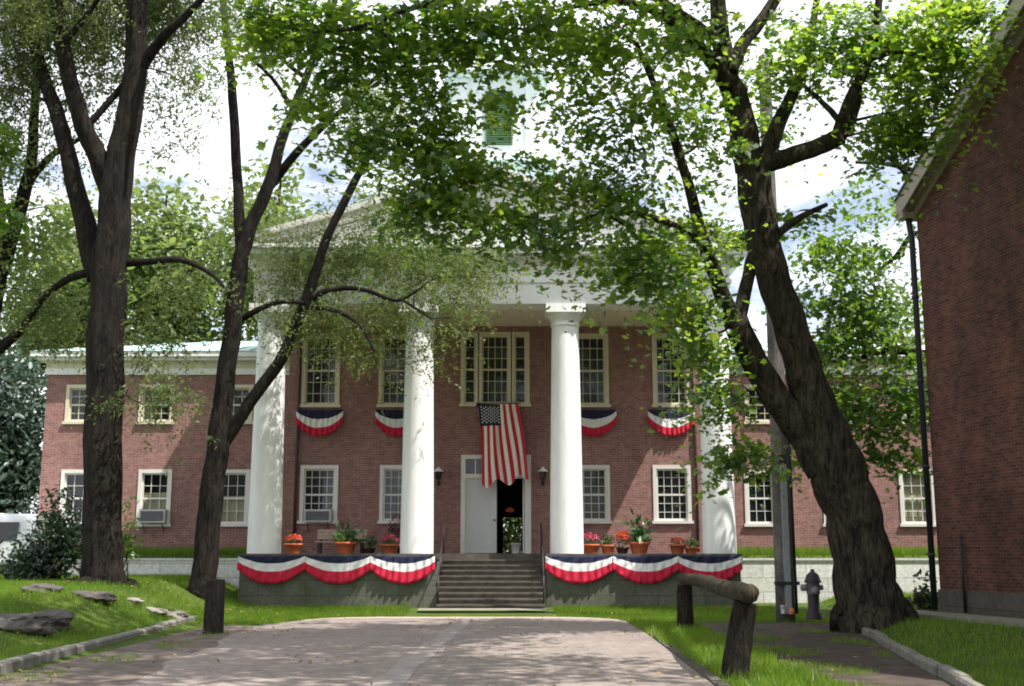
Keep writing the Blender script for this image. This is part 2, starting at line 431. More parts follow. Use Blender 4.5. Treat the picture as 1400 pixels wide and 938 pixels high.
def leaves(P, N, size, tmpl, T=None):
    """P positions, N normals, size array; returns V, F"""
    n = len(P); tv, tf = tmpl
    N = N / (np.linalg.norm(N, axis=1, keepdims=True) + 1e-9)
    if T is None: T = rng.normal(size=(n, 3))
    T = T - N * np.sum(T * N, axis=1, keepdims=True)
    T /= (np.linalg.norm(T, axis=1, keepdims=True) + 1e-9)
    B = np.cross(T, N)
    s = size[:, None, None]
    V = P[:, None, :] + s * (tv[None, :, 0, None] * B[:, None, :] + tv[None, :, 1, None] * T[:, None, :] + tv[None, :, 2, None] * N[:, None, :])
    k = len(tv)
    Fi = (np.arange(n)[:, None, None] * k + tf[None]).reshape(-1, tf.shape[1])
    return V.reshape(-1, 3), Fi

def in_ball(n, power=2.2):
    d = rng.normal(size=(n, 3)); d /= np.linalg.norm(d, axis=1, keepdims=True)
    return d * (rng.random(n) ** (1 / power))[:, None]

def sprays(C, per, spread, flat=0.35, tilt=0.55, size=0.16, droop=0.25):
    """leaf positions and normals for leafy sprays round the points C"""
    n = len(C)
    off = rng.normal(size=(n, per, 3)) * np.array([spread, spread, spread * flat])
    # tilt every spray plane a little
    az = rng.random(n) * 2 * math.pi; sl = rng.normal(size=n) * 0.45
    off[:, :, 2] += (off[:, :, 0] * np.cos(az)[:, None] + off[:, :, 1] * np.sin(az)[:, None]) * sl[:, None]
    off[:, :, 2] -= droop * (off[:, :, 0] ** 2 + off[:, :, 1] ** 2) / max(spread, 1e-3)
    P = (C[:, None, :] + off).reshape(-1, 3)
    sn = np.array([0, -0.15, 1.0]) + rng.normal(size=(n, 3)) * 0.38
    N = np.repeat(sn, per, axis=0) + rng.normal(size=(n * per, 3)) * tilt
    S = size * np.repeat(0.75 + 0.5 * rng.random(n), per) * (0.55 + 0.85 * rng.random(n * per))
    return P, N, S

def strands(C, length, per, spread=0.06, size=0.12, droopdir=None):
    """drooping twigs hung with slim leaves"""
    n = len(C)
    d = rng.normal(size=(n, 3)); d[:, 2] = rng.random(n) * 0.5; d /= np.linalg.norm(d, axis=1, keepdims=True)
    L = length * (0.5 + rng.random(n))
    t = (np.arange(per) + 0.5) / per
    P = C[:, None, :] + d[:, None, :] * (L[:, None, None] * t[None, :, None] * 0.75)
    P[:, :, 2] -= (L[:, None] * 0.75) * t[None, :] ** 2
    P = P + rng.normal(size=P.shape) * spread
    T = np.repeat(d[:, None, :], per, axis=1) * 0.6; T[:, :, 2] -= 0.9 * t[None, :] + 0.1
    T = (T + rng.normal(size=T.shape) * 0.45).reshape(-1, 3)
    P = P.reshape(-1, 3)
    N = rng.normal(size=P.shape) + np.array([0, -0.3, 0.5])
    S = size * (0.6 + 0.8 * rng.random(len(P)))
    return P, N, S, T

def catmull(pts, sub=5):
    pts = [np.array(p, float) for p in pts]
    if len(pts) < 3: 
        return [pts[0] * (1 - t) + pts[1] * t for t in np.linspace(0, 1, sub + 1)]
    ext = [2 * pts[0] - pts[1]] + pts + [2 * pts[-1] - pts[-2]]
    out = []
    for i in range(1, len(ext) - 2):
        p0, p1, p2, p3 = ext[i - 1:i + 3]
        for t in np.linspace(0, 1, sub, endpoint=False):
            out.append(0.5 * ((2 * p1) + (-p0 + p2) * t + (2 * p0 - 5 * p1 + 4 * p2 - p3) * t * t + (-p0 + 3 * p1 - 3 * p2 + p3) * t ** 3))
    out.append(pts[-1])
    return out

class Tree:
    def __init__(self): self.mb = MB(); self.skel = []
    def limb(self, pl, Y0, Y1=None, n=12, rough=0.10, flute=0.05, sub=5):
        """pl: (px, py, width px) along the limb; the distance runs from Y0 to Y1"""
        Y1 = Y0 if Y1 is None else Y1
        m = len(pl); P = []
        for i, (a, b, w) in enumerate(pl):
            Yi = Y0 + (Y1 - Y0) * (i / (m - 1)) ** 1.3
            p = at(a, b, Yi); P.append(np.append(p, 0.5 * w * px2m(b, Yi)))
        C = catmull(P, sub)
        for i_, c in enumerate(C[1:-1]): c[:2] += np.array([math.sin(i_ * 0.9 + c[2]), math.cos(i_ * 1.1)]) * c[3] * 0.05
        self.mb.tube([c[:3] for c in C], [max(c[3], 0.006) for c in C], n, 0, True, rough, flute)
        self.skel.extend(c for c in C)
        return self
    def twigs(self, centers, r0=0.045, wig=0.12, n=5):
        """a thin branch from the nearest limb to each leaf mass"""
        S = np.array([s[:3] for s in self.skel]); SR = np.array([s[3] for s in self.skel])
        for c in centers:
            d = np.linalg.norm(S - c, axis=1) + 1.2 * np.maximum(0, S[:, 2] - c[2]) + 0.8 * (SR > 0.22)
            i = int(np.argmin(d)); a = S[i]
            L = np.linalg.norm(c - a)
            if L < 0.25 or L > 2.6: continue
            mid = (a + c) / 2 + rng.normal(size=3) * wig * L + np.array([0, 0, 0.10 * L])
            pts = catmull([a, mid, c], 4)
            r = min(r0 * (0.5 + 0.22 * L), SR[i] * 0.8)
            self.mb.tube(pts, list(np.linspace(r, 0.007, len(pts))), n, 0, True, 0.1, 0)
            new = [np.append(p, rr) for p, rr in zip(pts, np.linspace(r, 0.007, len(pts)))]
            self.skel.extend(new); S = np.vstack([S, [q[:3] for q in new]]); SR = np.append(SR, [q[3] for q in new])

def clusters(spec):
    """spec: (px, py, Y, rx px, ry px, depth m, count) -> spray centres, and the cluster centres"""
    C = []; K = []
    for px, py, Y, rx, ry, rd, n in spec:
        c = at(px, py, Y); s = px2m(py, Y)
        q = in_ball(n, 2.4) * np.array([rx * s, rd, ry * s]) + c
        C.append(q); K.append(c)
    return np.vstack(C), K

# ------------------------------------------------------------------ world, sun, camera
SUN = np.array([0.40, -0.50, 1.0]); SUN = np.array([0.58, -0.34, 1.12]); SUN /= np.linalg.norm(SUN)
EL = math.asin(SUN[2]); AZ = math.atan2(SUN[0], SUN[1])
w = bpy.data.worlds.new('World'); scn.world = w; w.use_nodes = True
nt = w.node_tree; bg = nt.nodes['Background']
sky = nt.nodes.new('ShaderNodeTexSky'); sky.sky_type = 'NISHITA'; sky.sun_disc = False
sky.sun_elevation = EL; sky.sun_rotation = AZ; sky.air_density = 1.0; sky.dust_density = 1.2; sky.ozone_density = 1.0
tc = nt.nodes.new('ShaderNodeTexCoord')
mp = nt.nodes.new('ShaderNodeMapping'); mp.inputs['Scale'].default_value = (1.0, 1.0, 2.6); mp.inputs['Location'].default_value = (0.35, 0.1, 0.2)
link(nt, tc.outputs['Generated'], mp.inputs['Vector'])
cl = noise(nt, 3.4, 8, 0.6, mp.outputs[0], 0.4)
cf = ramp(nt, cl, [(0.38, (0.18, 0.18, 0.18)), (0.52, (1, 1, 1))])
skyc = mix(nt, cf, sky.outputs[0], (9.8, 10.0, 10.6))
link(nt, skyc, bg.inputs['Color'])
bg.inputs['Strength'].default_value = 0.10

sl = bpy.data.lights.new('sun', 'SUN'); sl.energy = 4.6; sl.angle = R(0.55); sl.color = (1.0, 0.955, 0.88)
so = bpy.data.objects.new('sun', sl); COL.objects.link(so)
so.rotation_euler = Vector(-SUN).to_track_quat('-Z', 'Y').to_euler(); so.location = (10, -10, 30)

cam = bpy.data.cameras.new('camera'); cam.sensor_width = 36; cam.lens = 36 * F / 1400; cam.clip_start = 0.1; cam.clip_end = 2000
co = bpy.data.objects.new('camera', cam); COL.objects.link(co)
co.location = (0, 0, CAMZ); co.rotation_euler = (math.pi / 2 + PITCH, 0, 0)
scn.camera = co
vs = scn.view_settings; vs.view_transform = 'Standard'; vs.look = 'None'; vs.gamma = 1.0; vs.exposure = 0.78; vs.use_curve_mapping = False
scn.cycles.max_bounces = 8; scn.cycles.diffuse_bounces = 4; scn.cycles.transmission_bounces = 6; scn.cycles.transparent_max_bounces = 12
scn.cycles.caustics_reflective = False; scn.cycles.caustics_refractive = False
scn.cycles.sample_clamp_indirect = 6
scn.cycles.filter_width = 1.9

# ------------------------------------------------------------------ terrain
def S(t): t = np.clip(t, 0, 1); return t * t * (3 - 2 * t)
def hgt(x, y):
    x = np.asarray(x, float); y = np.asarray(y, float)
    left = 0.78 * S((-6.95 - x) / 2.4) * S((y - 13) / 13) + 0.10 * S((-6.75 - x) / 0.3)
    right = 0.26 * S((x - kerb_right(y)) / 1.0) * S((y - 15) / 7)
    front = 0.10 * S((y - 29.5) / 3.0) * (x > -6.9)
    h = left + right + front
    ter = 1.5 * S((y - 36.12) / 0.16)
    slope = np.where(x < -16.2, 1.5 * S((y - 34) / 12), ter)
    return np.maximum(h, slope)
def kerb_left(y): return -6.72 - 0.06 * np.clip(y - 15.8, 0, 10) * 0.7
def kerb_right(y): return 5.05 + 0.175 * (np.asarray(y, float) - 13.0)
def drive_far(x): return 29.55 - 3.6 * np.clip(np.abs((np.asarray(x, float) + 1.2) / 4.4), 0, 1.10) ** 7

xs = np.unique(np.concatenate([np.linspace(-400, -40, 10), np.linspace(-40, -18, 12), np.arange(-18, 18.01, 0.3), np.linspace(18.5, 40, 12), np.linspace(40, 400, 10)]))
ys = np.unique(np.concatenate([np.linspace(-120, -5, 8), np.arange(-5, 36.0, 0.35), [36.12, 36.17, 36.22, 36.28], np.linspace(36.6, 60, 20), np.linspace(60, 900, 14)]))
GX, GY = np.meshgrid(xs, ys)
GZ = hgt(GX, GY) + np.where((GY < 36) & (GX < -7.2), 0.03 * np.sin(GX * 2.1) * np.sin(GY * 1.7), 0)
V = np.stack([GX.ravel(), GY.ravel(), GZ.ravel()], 1)
nx, ny = len(xs), len(ys)
ii, jj = np.meshgrid(np.arange(nx - 1), np.arange(ny - 1))
a = (jj * nx + ii).ravel()
Fq = np.stack([a, a + 1, a + 1 + nx, a + nx], 1)
g = structure(np_mesh('ground', V, Fq, 4, LAWN))
g.data.polygons.foreach_set('use_smooth', [True] * len(g.data.polygons))

def sheet(name, mat, fl, fr, y0, y1, z, step=0.5, ncol=8):
    m = MB(); Y_ = np.arange(y0, y1 + 1e-6, step); vs = []; fs = []
    for y in Y_:
        l, r = float(fl(y)), float(fr(y))
        for k in range(ncol + 1):
            x = l + (r - l) * k / ncol
            vs.append((x, y, z(x, y)))
    for j in range(len(Y_) - 1):
        for k in range(ncol):
            q = j * (ncol + 1) + k
            fs.append((q, q + 1, q + ncol + 2, q + ncol + 1))
    m.add(vs, fs)
    return structure(m.build(name, mat))

# paved drive with rounded far end
def drive_l(y):
    base = -4.75 - 0.075 * (y - 14.7) + 0.10 * math.sin(y * 1.3) + 0.05 * math.sin(y * 3.1)
    lo = -1.2 - 4.4 * max(0.0, (29.55 - y) / 3.6) ** 0.14
    return max(base, lo)
def drive_r(y):
    base = 2.45 + 0.025 * (y - 14.7)
    return min(base, -1.2 + 4.4 * max(0.0, (29.55 - y) / 3.6) ** 0.14)
sheet('drive', DRIVE, drive_l, drive_r, -6, 29.5, lambda x, y: 0.012, 0.25, 10)
sheet('drive_edging', EDGE, lambda y: max(drive_l(y - 0.42) - 0.0, -5.2), lambda y: min(drive_r(y - 0.42), 2.6), 28.6, 29.95, lambda x, y: 0.006 + float(hgt(x, y)), 0.15, 10)
sheet('dirt_margin', DIRT, lambda y: float(kerb_left(y)) + 0.05, lambda y: -4.55, -6, 27.4, lambda x, y: 0.008, 0.4, 6)
sheet('cement_strip', PATCH, lambda y: -1.75 + 0.035 * (y - 15) + 0.03 * math.sin(2 * y), lambda y: -1.35 + 0.03 * (y - 15) + 0.03 * math.sin(1.7 * y + 1), -6, 28.4, lambda x, y: 0.016, 0.3, 3)
sheet('path', ASPH, lambda y: 3.75 + 0.16 * math.sin(y * 0.8) + 0.05 * max(0, y - 20), lambda y: float(kerb_right(y)) - 0.02, -6, 27.6, lambda x, y: 0.010, 0.4, 8)
sheet('landing_slab', SLABM, lambda y: -2.45, lambda y: 0.90, 31.0, 31.75, lambda x, y: 0.075 + float(hgt(x, y)), 0.5, 4)

# stone kerbs
def kerb(name, fx, y0, y1, wdt, hh, mat):
    m = MB(); y = y0
    while y < y1:
        L = 0.9 + 0.8 * random.random(); y2 = min(y + L, y1)
        x0, x1 = float(fx(y)), float(fx(y2)); j = random.uniform(-0.03, 0.03); h2 = hh + random.uniform(-0.025, 0.02)
        zb = -0.1
        g_ = 0.012
        v = []
        for (xx, yy) in ((x0 + j, y + g_), (x1 + j, y2 - g_)):
            v += [(xx, yy, zb), (xx + wdt, yy, zb), (xx + wdt, yy, h2 - 0.03), (xx + wdt - 0.03, yy, h2), (xx + 0.03, yy, h2 + 0.005), (xx, yy, h2 - 0.03)]
        fs = [tuple(range(5, -1, -1)), tuple(range(6, 12))] + [(k, (k + 1) % 6, 6 + (k + 1) % 6, 6 + k) for k in range(6)]
        m.add(v, fs); y = y2
    return structure(m.build(name, mat))
kerb('kerb', lambda y: kerb_left(y) - 0.12, 6, 27.2, 0.17, 0.17, GRAN)
kerb('kerb', lambda y: kerb_right(y), 6, 27.4, 0.16, 0.14, GRAN)
m = MB(); y = 5.0
while y < 27.2:
    L = random.uniform(0.3, 0.6); x = drive_r(y) + 0.02
    m.obox((x, y, -0.05), (0.13, 0, 0), (drive_r(y + L) - drive_r(y), L - 0.015, 0), (0, 0, 0.085 + random.uniform(-0.015, 0.02))); y += L
structure(m.build('kerb', STEP))

# ------------------------------------------------------------------ courthouse
YC = 33.55          # column line
YW = 37.0           # portico back wall
YG = 38.0           # wing walls
CXB = -0.57         # building axis
ZF = 1.56           # porch floor
ZC = 8.67           # top of columns
court = thing('courthouse', 'red brick courthouse with white four-column portico, pediment and roof cupola', 'building', (CXB, YW, ZF))

FRT = {'cream': CREAM, 'trim': TRIM}
def window(x0, x1, z0, z1, y, cols, rows, mat, blind=0.0, rec=0.07, ac=False):
    """casing, sash with muntins, pane and sill of one window; outer size x0..x1, z0..z1 on wall face y"""
    cw = 0.115
    f = MB()
    f.box(x0, x0 + cw, y - 0.035, y + rec + 0.03, z0 + 0.09, z1); f.box(x1 - cw, x1, y - 0.035, y + rec + 0.03, z0 + 0.09, z1)
    f.box(x0 + cw, x1 - cw, y - 0.033, y + rec + 0.03, z1 - cw, z1 - 0.002)
    fr = f.build('window', mat, court)
    s = MB(); s.box(x0 - 0.05, x1 + 0.05, y - 0.085, y + rec + 0.03, z0, z0 + 0.088); s.build('sill', mat, fr)
    a, b, c, d = x0 + cw, x1 - cw, z0 + 0.09, z1 - cw
    s = MB(); sw = 0.05; mw = 0.019; yy = y + rec
    s.box(a, a + sw, yy - 0.02, yy + 0.03, c, d); s.box(b - sw, b, yy - 0.02, yy + 0.03, c, d)
    s.box(a + sw, b - sw, yy - 0.018, yy + 0.03, c, c + sw + 0.02); s.box(a + sw, b - sw, yy - 0.018, yy + 0.03, d - sw, d)
    mz = (c + d) / 2
    if rows > 2: s.box(a + sw, b - sw, yy - 0.023, yy + 0.03, mz - 0.03, mz + 0.03)
    for k in range(1, cols):
        xx = a + (b - a) * k / cols; s.box(xx - mw / 2, xx + mw / 2, yy - 0.010, yy + 0.02, c + sw, d - sw)
    for k in range(1, rows):
        zz = c + (d - c) * k / rows
        if rows > 2 and abs(zz - mz) < 0.02: continue
        s.box(a + sw, b - sw, yy - 0.006, yy + 0.018, zz - mw / 2, zz + mw / 2)
    s.build('sash', mat, fr)
    p = MB()
    if blind:
        p.quad((a, yy + 0.022, c), (b, yy + 0.022, c), (b, yy + 0.022, d), (a, yy + 0.022, d)); p.build('pane', CGLASS, fr)
        bl = MB(); zb0, zb1 = (c, c + (d - c) * blind) if blind < 0.99 else (c, d)
        nsl = int((zb1 - zb0) / 0.06)
        for k in range(nsl):
            z_ = zb0 + (k + 0.5) * (zb1 - zb0) / nsl
            bl.quad((a, yy + 0.07, z_ - 0.03), (b, yy + 0.07, z_ - 0.03), (b, yy + 0.10, z_ + 0.026), (a, yy + 0.10, z_ + 0.026))
        bl.build('blind', BLIND, fr)
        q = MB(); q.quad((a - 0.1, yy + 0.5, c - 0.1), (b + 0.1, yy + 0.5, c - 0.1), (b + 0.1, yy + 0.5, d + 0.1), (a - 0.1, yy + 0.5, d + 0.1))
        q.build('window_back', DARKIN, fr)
    else:
        p.quad((a, yy + 0.022, c), (b, yy + 0.022, c), (b, yy + 0.022, d), (a, yy + 0.022, d)); p.build('pane', GLASS, fr)
    return (x0 + 0.05, x1 - 0.05, z0 + 0.03, z1 - 0.05)

def winpx(p0, p1, q0, q1, y, *a, **k):
    """window from photo pixels: left, right, top, bottom"""
    qm = (q0 + q1) / 2
    return window(X(p0, qm, y), X(p1, qm, y), Z(q1, y), Z(q0, y), y, *a, **k)

UP0, UP1 = 456, 557
ops = []
for p0, p1 in ((413, 465), (518, 569), (782, 832), (892, 943)):
    ops.append(winpx(p0, p1, UP0, UP1, YW, 4, 6, CREAM))
for p0, p1 in ((410, 462), (519, 570), (783, 834), (893, 945)):
    ops.append(winpx(p0, p1, 636, 716, YW, 4, 6, TRIM))
# triple window over the door: one wide and two narrow lights
for (p0, p1, c_) in ((630, 655, 1), (653.5, 700, 4), (698.5, 724, 1)):
    ops.append(winpx(p0, p1, 454, 556, YW, c_, 6, CREAM))
tri = ops[-3:]; ops = ops[:-3] + [(tri[0][0], tri[2][1], tri[0][2], tri[0][3])]
# door opening
DX0, DX1, DZ1 = X(630, 690, YW), X(726, 690, YW), Z(622, YW)
ops.append((DX0 + 0.03, DX1 - 0.03, ZF, DZ1 - 0.03))
BX0, BX1 = X(389, 700, YW), X(963, 700, YW)
ZTOP = 8.80
m = MB(); m.panel(BX0, BX1, ZF, ZTOP + 0.3, YW, ops, 0.16)
m.quad((BX0, YW, ZF), (BX0, YW, ZTOP), (BX0, 48, ZTOP), (BX0, 48, ZF)); m.quad((BX1, YW, ZF), (BX1, 48, ZF), (BX1, 48, ZTOP), (BX1, YW, ZTOP))
m.panel(BX0, BX1, ZF - 0.2, ZTOP + 0.3, 48, [(-1.2, 0.7, ZF, ZF + 2.3)], 0.1)
m.build('wall', BRICK, court)

# door case, leaves, transom
m = MB(); cw = 0.14
m.box(DX0, DX0 + cw, YW - 0.04, YW + 0.15, ZF, DZ1); m.box(DX1 - cw - 0.06, DX1, YW - 0.04, YW + 0.15, ZF, DZ1)
m.box(DX0 + cw, DX1 - cw - 0.06, YW - 0.038, YW + 0.15, DZ1 - 0.13, DZ1 - 0.002)
zt = Z(648, YW)
m.box(DX0 + cw, DX1 - cw - 0.06, YW - 0.02, YW + 0.15, zt - 0.14, zt)
dc = m.build('door_case', TRIM, court)
m = MB(); m.box(DX0 + cw, DX1 - cw - 0.06, YW + 0.07, YW + 0.09, zt, DZ1 - 0.13)
for k in range(1, 6):
    xx = DX0 + cw + (DX1 - DX0 - 2 * cw - 0.06) * k / 6
    m.box(xx - 0.018, xx + 0.018, YW + 0.04, YW + 0.068, zt, DZ1 - 0.13, 1)
m.build('transom', [GLASS, TRIM], court)
dxa, dxb = DX0 + cw + 0.004, X(679, 700, YW)
m = MB(); yd = YW + 0.05
m.box(dxa, dxb, yd, yd + 0.05, ZF + 0.015, zt - 0.144)
for (z0_, z1_) in ((ZF + 0.18, ZF + 0.85), (ZF + 1.0, zt - 0.30)):
    for (xa, xb) in ((dxa + 0.12, (dxa + dxb) / 2 - 0.05), ((dxa + dxb) / 2 + 0.05, dxb - 0.12)):
        m.box(xa, xb, yd - 0.012, yd - 0.001, z0_, z0_ + 0.03); m.box(xa, xb, yd - 0.012, yd - 0.001, z1_ - 0.03, z1_)
        m.box(xa, xa + 0.03, yd - 0.012, yd - 0.001, z0_ + 0.03, z1_ - 0.03); m.box(xb - 0.03, xb, yd - 0.012, yd - 0.001, z0_ + 0.03, z1_ - 0.03)
dl = m.build('door', DOORW, court, label='closed white panelled door leaf')
m = MB(); m.lathe(dxb - 0.07, yd - 0.05, [(0.0, ZF + 1.0), (0.03, ZF + 1.01), (0.035, ZF + 1.04), (0.0, ZF + 1.07)], 10); m.build('handle', BLACK, dl)
# open right leaf swung inward along the hall wall
m = MB(); ox = DX1 - cw - 0.07
m.box(ox - 0.05, ox, YW + 0.16, YW + 1.05, ZF + 0.015, zt - 0.144)
m.build('door', DOORW, court, label='white door leaf swung open into the hall')
# hall behind the door
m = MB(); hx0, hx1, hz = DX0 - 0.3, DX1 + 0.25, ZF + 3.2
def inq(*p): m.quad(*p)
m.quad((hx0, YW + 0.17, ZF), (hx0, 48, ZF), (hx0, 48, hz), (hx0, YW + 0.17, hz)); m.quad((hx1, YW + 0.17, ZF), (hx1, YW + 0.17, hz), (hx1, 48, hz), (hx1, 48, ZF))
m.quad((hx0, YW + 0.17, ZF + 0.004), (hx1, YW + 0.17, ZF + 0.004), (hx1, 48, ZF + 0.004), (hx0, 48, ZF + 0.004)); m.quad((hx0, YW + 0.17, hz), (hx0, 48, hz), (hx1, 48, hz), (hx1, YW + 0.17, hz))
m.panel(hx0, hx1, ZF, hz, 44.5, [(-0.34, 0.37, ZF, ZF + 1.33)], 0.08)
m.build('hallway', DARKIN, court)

# wings
ZW1 = 7.36
def wing(x0, x1, ups, lows):
    o = []
    for p0, p1 in ups: o.append(winpx(p0, p1, 526, 580, YG, 3, 4, CREAM))
    for p0, p1, bl in lows: o.append(winpx(p0, p1, 642, 720, YG, 3, 4, TRIM, blind=bl))
    m = MB(); m.panel(x0, x1, ZF - 0.3, ZW1, YG, o, 0.16)
    e = x0 if x0 < -8 else x1
    m.quad((x0, YG, ZF - 0.3), (x0, YG, ZW1), (x0, 48, ZW1), (x0, 48, ZF - 0.3)); m.quad((x1, YG, ZF - 0.3), (x1, 48, ZF - 0.3), (x1, 48, ZW1), (x1, YG, ZW1))
    m.quad((x0, 48, ZF - .3), (x1, 48, ZF - .3), (x1, 48, ZW1), (x0, 48, ZW1))
    m.build('wing_wall', BRICK, court)
    # entablature of the wing
    lo, hi = (x0 - 0.0, x1) if x0 < -8 else (x0, x1)
    le = 0.45 if x0 < -8 else 0; re = 0 if x0 < -8 else 0.45
    m = MB()
    m.box(lo - le * 0.15, hi + re * 0.15, YG - 0.07, 48.05, ZW1 - 0.03, ZW1 + 0.17, 0)
    m.box(lo - le * 0.10, hi + re * 0.10, YG - 0.04, 48.03, ZW1 + 0.17, ZW1 + 0.42, 1)
    m.box(lo - le * 0.6, hi + re * 0.6, YG - 0.30, 48.2, ZW1 + 0.42, ZW1 + 0.52, 0)
    m.box(lo - le, hi + re, YG - 0.45, 48.35, ZW1 + 0.52, ZW1 + 0.68, 0)
    m.build('wing_cornice', [WHITE, CREAM], court)
    m = MB(); z0 = ZW1 + 0.69; zr = z0 + 1.3; ya, yb = YG - 0.48, 48.4
    xl, xr = lo - le - 0.03, hi + re + 0.03; ym = (ya + yb) / 2
    if x0 < -8: v = [(xl, ya, z0), (xr, ya, z0), (xr, yb, z0), (xl, yb, z0), (xl + 5, ym, zr), (xr, ym, zr)]
    else: v = [(xl, ya, z0), (xr, ya, z0), (xr, yb, z0), (xl, yb, z0), (xl, ym, zr), (xr - 5, ym, zr)]
    m.add(v, [(0, 1, 5, 4), (2, 3, 4, 5), (0, 4, 3), (1, 2, 5)])
    k = xl + 0.6
    while k < xr - 0.3:      # standing seams
        s_ = max(0.0, min(1.0, (k - xl) / 5 if x0 < -8 else (xr - k) / 5))
        m.tube([(k, ya, z0 + 0.02), (k, ya + (ym - ya) * s_, z0 + (zr - z0) * s_ + 0.02)], [0.018, 0.018], 4); k += 0.55
    m.build('wing_roof', COPPER, court)
WX0, WX1 = X(52, 700, YG), 14.0
wing(WX0, BX0 - 0.002, [(90, 137), (190, 238), (303, 346)], [(82, 130, 0), (188, 234, 0.62), (293, 341, 0.55)])
wing(BX1 + 0.002, WX1, [(1018, 1062), (1125, 1170), (1232, 1278)], [(1018, 1062, 0), (1125, 1170, 0.5), (1230, 1279, 1.0)])

# porch base, steps
PF = 33.0
PL0, PL1, PR0, PR1 = X(327, 790, PF), X(597, 790, PF), X(747, 790, PF), X(1013, 790, PF)
m = MB()
m.box(PL0, PL1, PF, YW + 1.0, -0.1, ZF - 0.16, 0); m.box(PR0, PR1, PF, YW + 1.0, -0.1, ZF - 0.16, 0)
m.box(PL1, PR0, 34.4, YW + 1.0, -0.1, ZF - 0.16, 0)
m.box(PL0 - 0.05, PL1 + 0.03, PF - 0.06, YW - 0.002, ZF - 0.16, ZF, 1); m.box(PR0 - 0.03, PR1 + 0.05, PF - 0.06, YW - 0.002, ZF - 0.16, ZF, 1)
m.box(PL1 + 0.03, PR0 - 0.03, 34.35, YW - 0.002, ZF - 0.16, ZF - 0.001, 1)
m.build('porch', [PORCHS, STEP], court)
m = MB(); nr = 9; z0 = 0.08; tr_ = 0.27; ys_ = 34.35
for k in range(nr):
    zt_ = ZF - 0.16 - k * (ZF - 0.16 - z0) / nr
    yb_ = ys_ - k * tr_
    xa, xb = PL1 + 0.01, PR0 - 0.01
    if yb_ - tr_ < PF - 0.1: xa, xb = PL1 + 0.07, PR0 - 0.07
    m.box(xa, xb, yb_ - tr_, yb_ + 0.06, -0.1, zt_ - 0.05); m.box(xa - 0.0, xb + 0.0, yb_ - tr_ - 0.03, yb_ - 0.032, zt_ - 0.049, zt_)
m.build('steps', STEP, court)
for sx in (PL1 + 0.10, PR0 - 0.10):
    m = MB()
    a_, b_ = (sx, 34.5, ZF + 0.0), (sx, 31.9, 0.1)
    m.tube([(sx, 34.5, ZF + 0.85), (sx, 32.1, 0.95)], [0.022, 0.022], 8); m.tube([(sx, 34.5, ZF - 0.02), (sx, 34.5, ZF + 0.87)], [0.022, 0.022], 8)
    m.tube([(sx, 32.1, 0.1), (sx, 32.1, 0.97)], [0.022, 0.022], 8); m.tube([(sx, 33.3, 0.85), (sx, 33.3, 1.42)], [0.016, 0.016], 8)
    m.build('handrail', BLACK, court)

# columns
H = ZC - ZF
def column(x):
    m = MB(); r0, r1 = 0.475, 0.395
    prof = []
    for k in range(15):
        t = k / 14; r = r0 + (r1 - r0) * (t ** 1.25)
        prof.append((r, ZF + t * (H - 0.62)))
    m.lathe(x, YC, prof, 32)
    c = m.build('column', WHITE, court)
    z = ZC - 0.62
    m = MB(); m.lathe(x, YC, [(r1, z), (r1 + 0.03, z + 0.01), (r1 + 0.03, z + 0.05), (r1 + 0.005, z + 0.07), (r1 + 0.01, z + 0.16), (r1 + 0.05, z + 0.20), (r1 + 0.13, z + 0.32), (r1 + 0.15, z + 0.36)], 32)
    m.box(x - 0.57, x + 0.57, YC - 0.57, YC + 0.57, z + 0.36, z + 0.616)
    m.build('capital', WHITE, c)
COLX = [CXB - 6.43, CXB - 2.12, CXB + 2.12, CXB + 6.43]
for x in COLX: column(x)

# entablature: beams, frieze, cornice
ex0, ex1 = COLX[0] - 0.47, COLX[3] + 0.47
yf = YC - 0.46
m = MB()
m.box(ex0, ex1, yf, yf + 0.92, ZC, ZC + 0.62); m.box(ex0 - 0.04, ex1 + 0.04, yf - 0.05, yf + 0.97, ZC + 0.62, ZC + 0.72)
for xa, xb in ((ex0, ex0 + 0.92), (ex1 - 0.92, ex1)):
    m.box(xa, xb, yf + 0.922, YW - 0.002, ZC, ZC + 0.62)
m.box(ex0 + 0.01, ex1 - 0.01, yf + 0.01, 47.5, ZC + 0.722, ZC + 1.28)
m.build('entablature', WHITE, court)
m = MB(); m.box(ex0 + 0.92, ex1 - 0.92, yf + 0.93, YW - 0.004, ZC + 0.09, ZC + 0.2); m.build('ceiling', SOFFIT, court)
m = MB(); zc = ZC + 1.28
m.box(ex0 - 0.12, ex1 + 0.12, yf - 0.12, 47.6, zc, zc + 0.10, 0); m.box(ex0 - 0.45, ex1 + 0.45, yf - 0.45, 47.8, zc + 0.10, zc + 0.26, 0)
m.box(ex0 - 0.55, ex1 + 0.55, yf - 0.55, 47.9, zc + 0.26, zc + 0.38, 0)
nm = 24
for k in range(nm + 1):      # mutule blocks under the cornice
    xx = ex0 - 0.2 + (ex1 - ex0 + 0.4) * k / nm
    m.box(xx - 0.12, xx + 0.12, yf - 0.40, yf - 0.125, zc + 0.03, zc + 0.098, 0)
m.build('cornice', [WHITE], court)
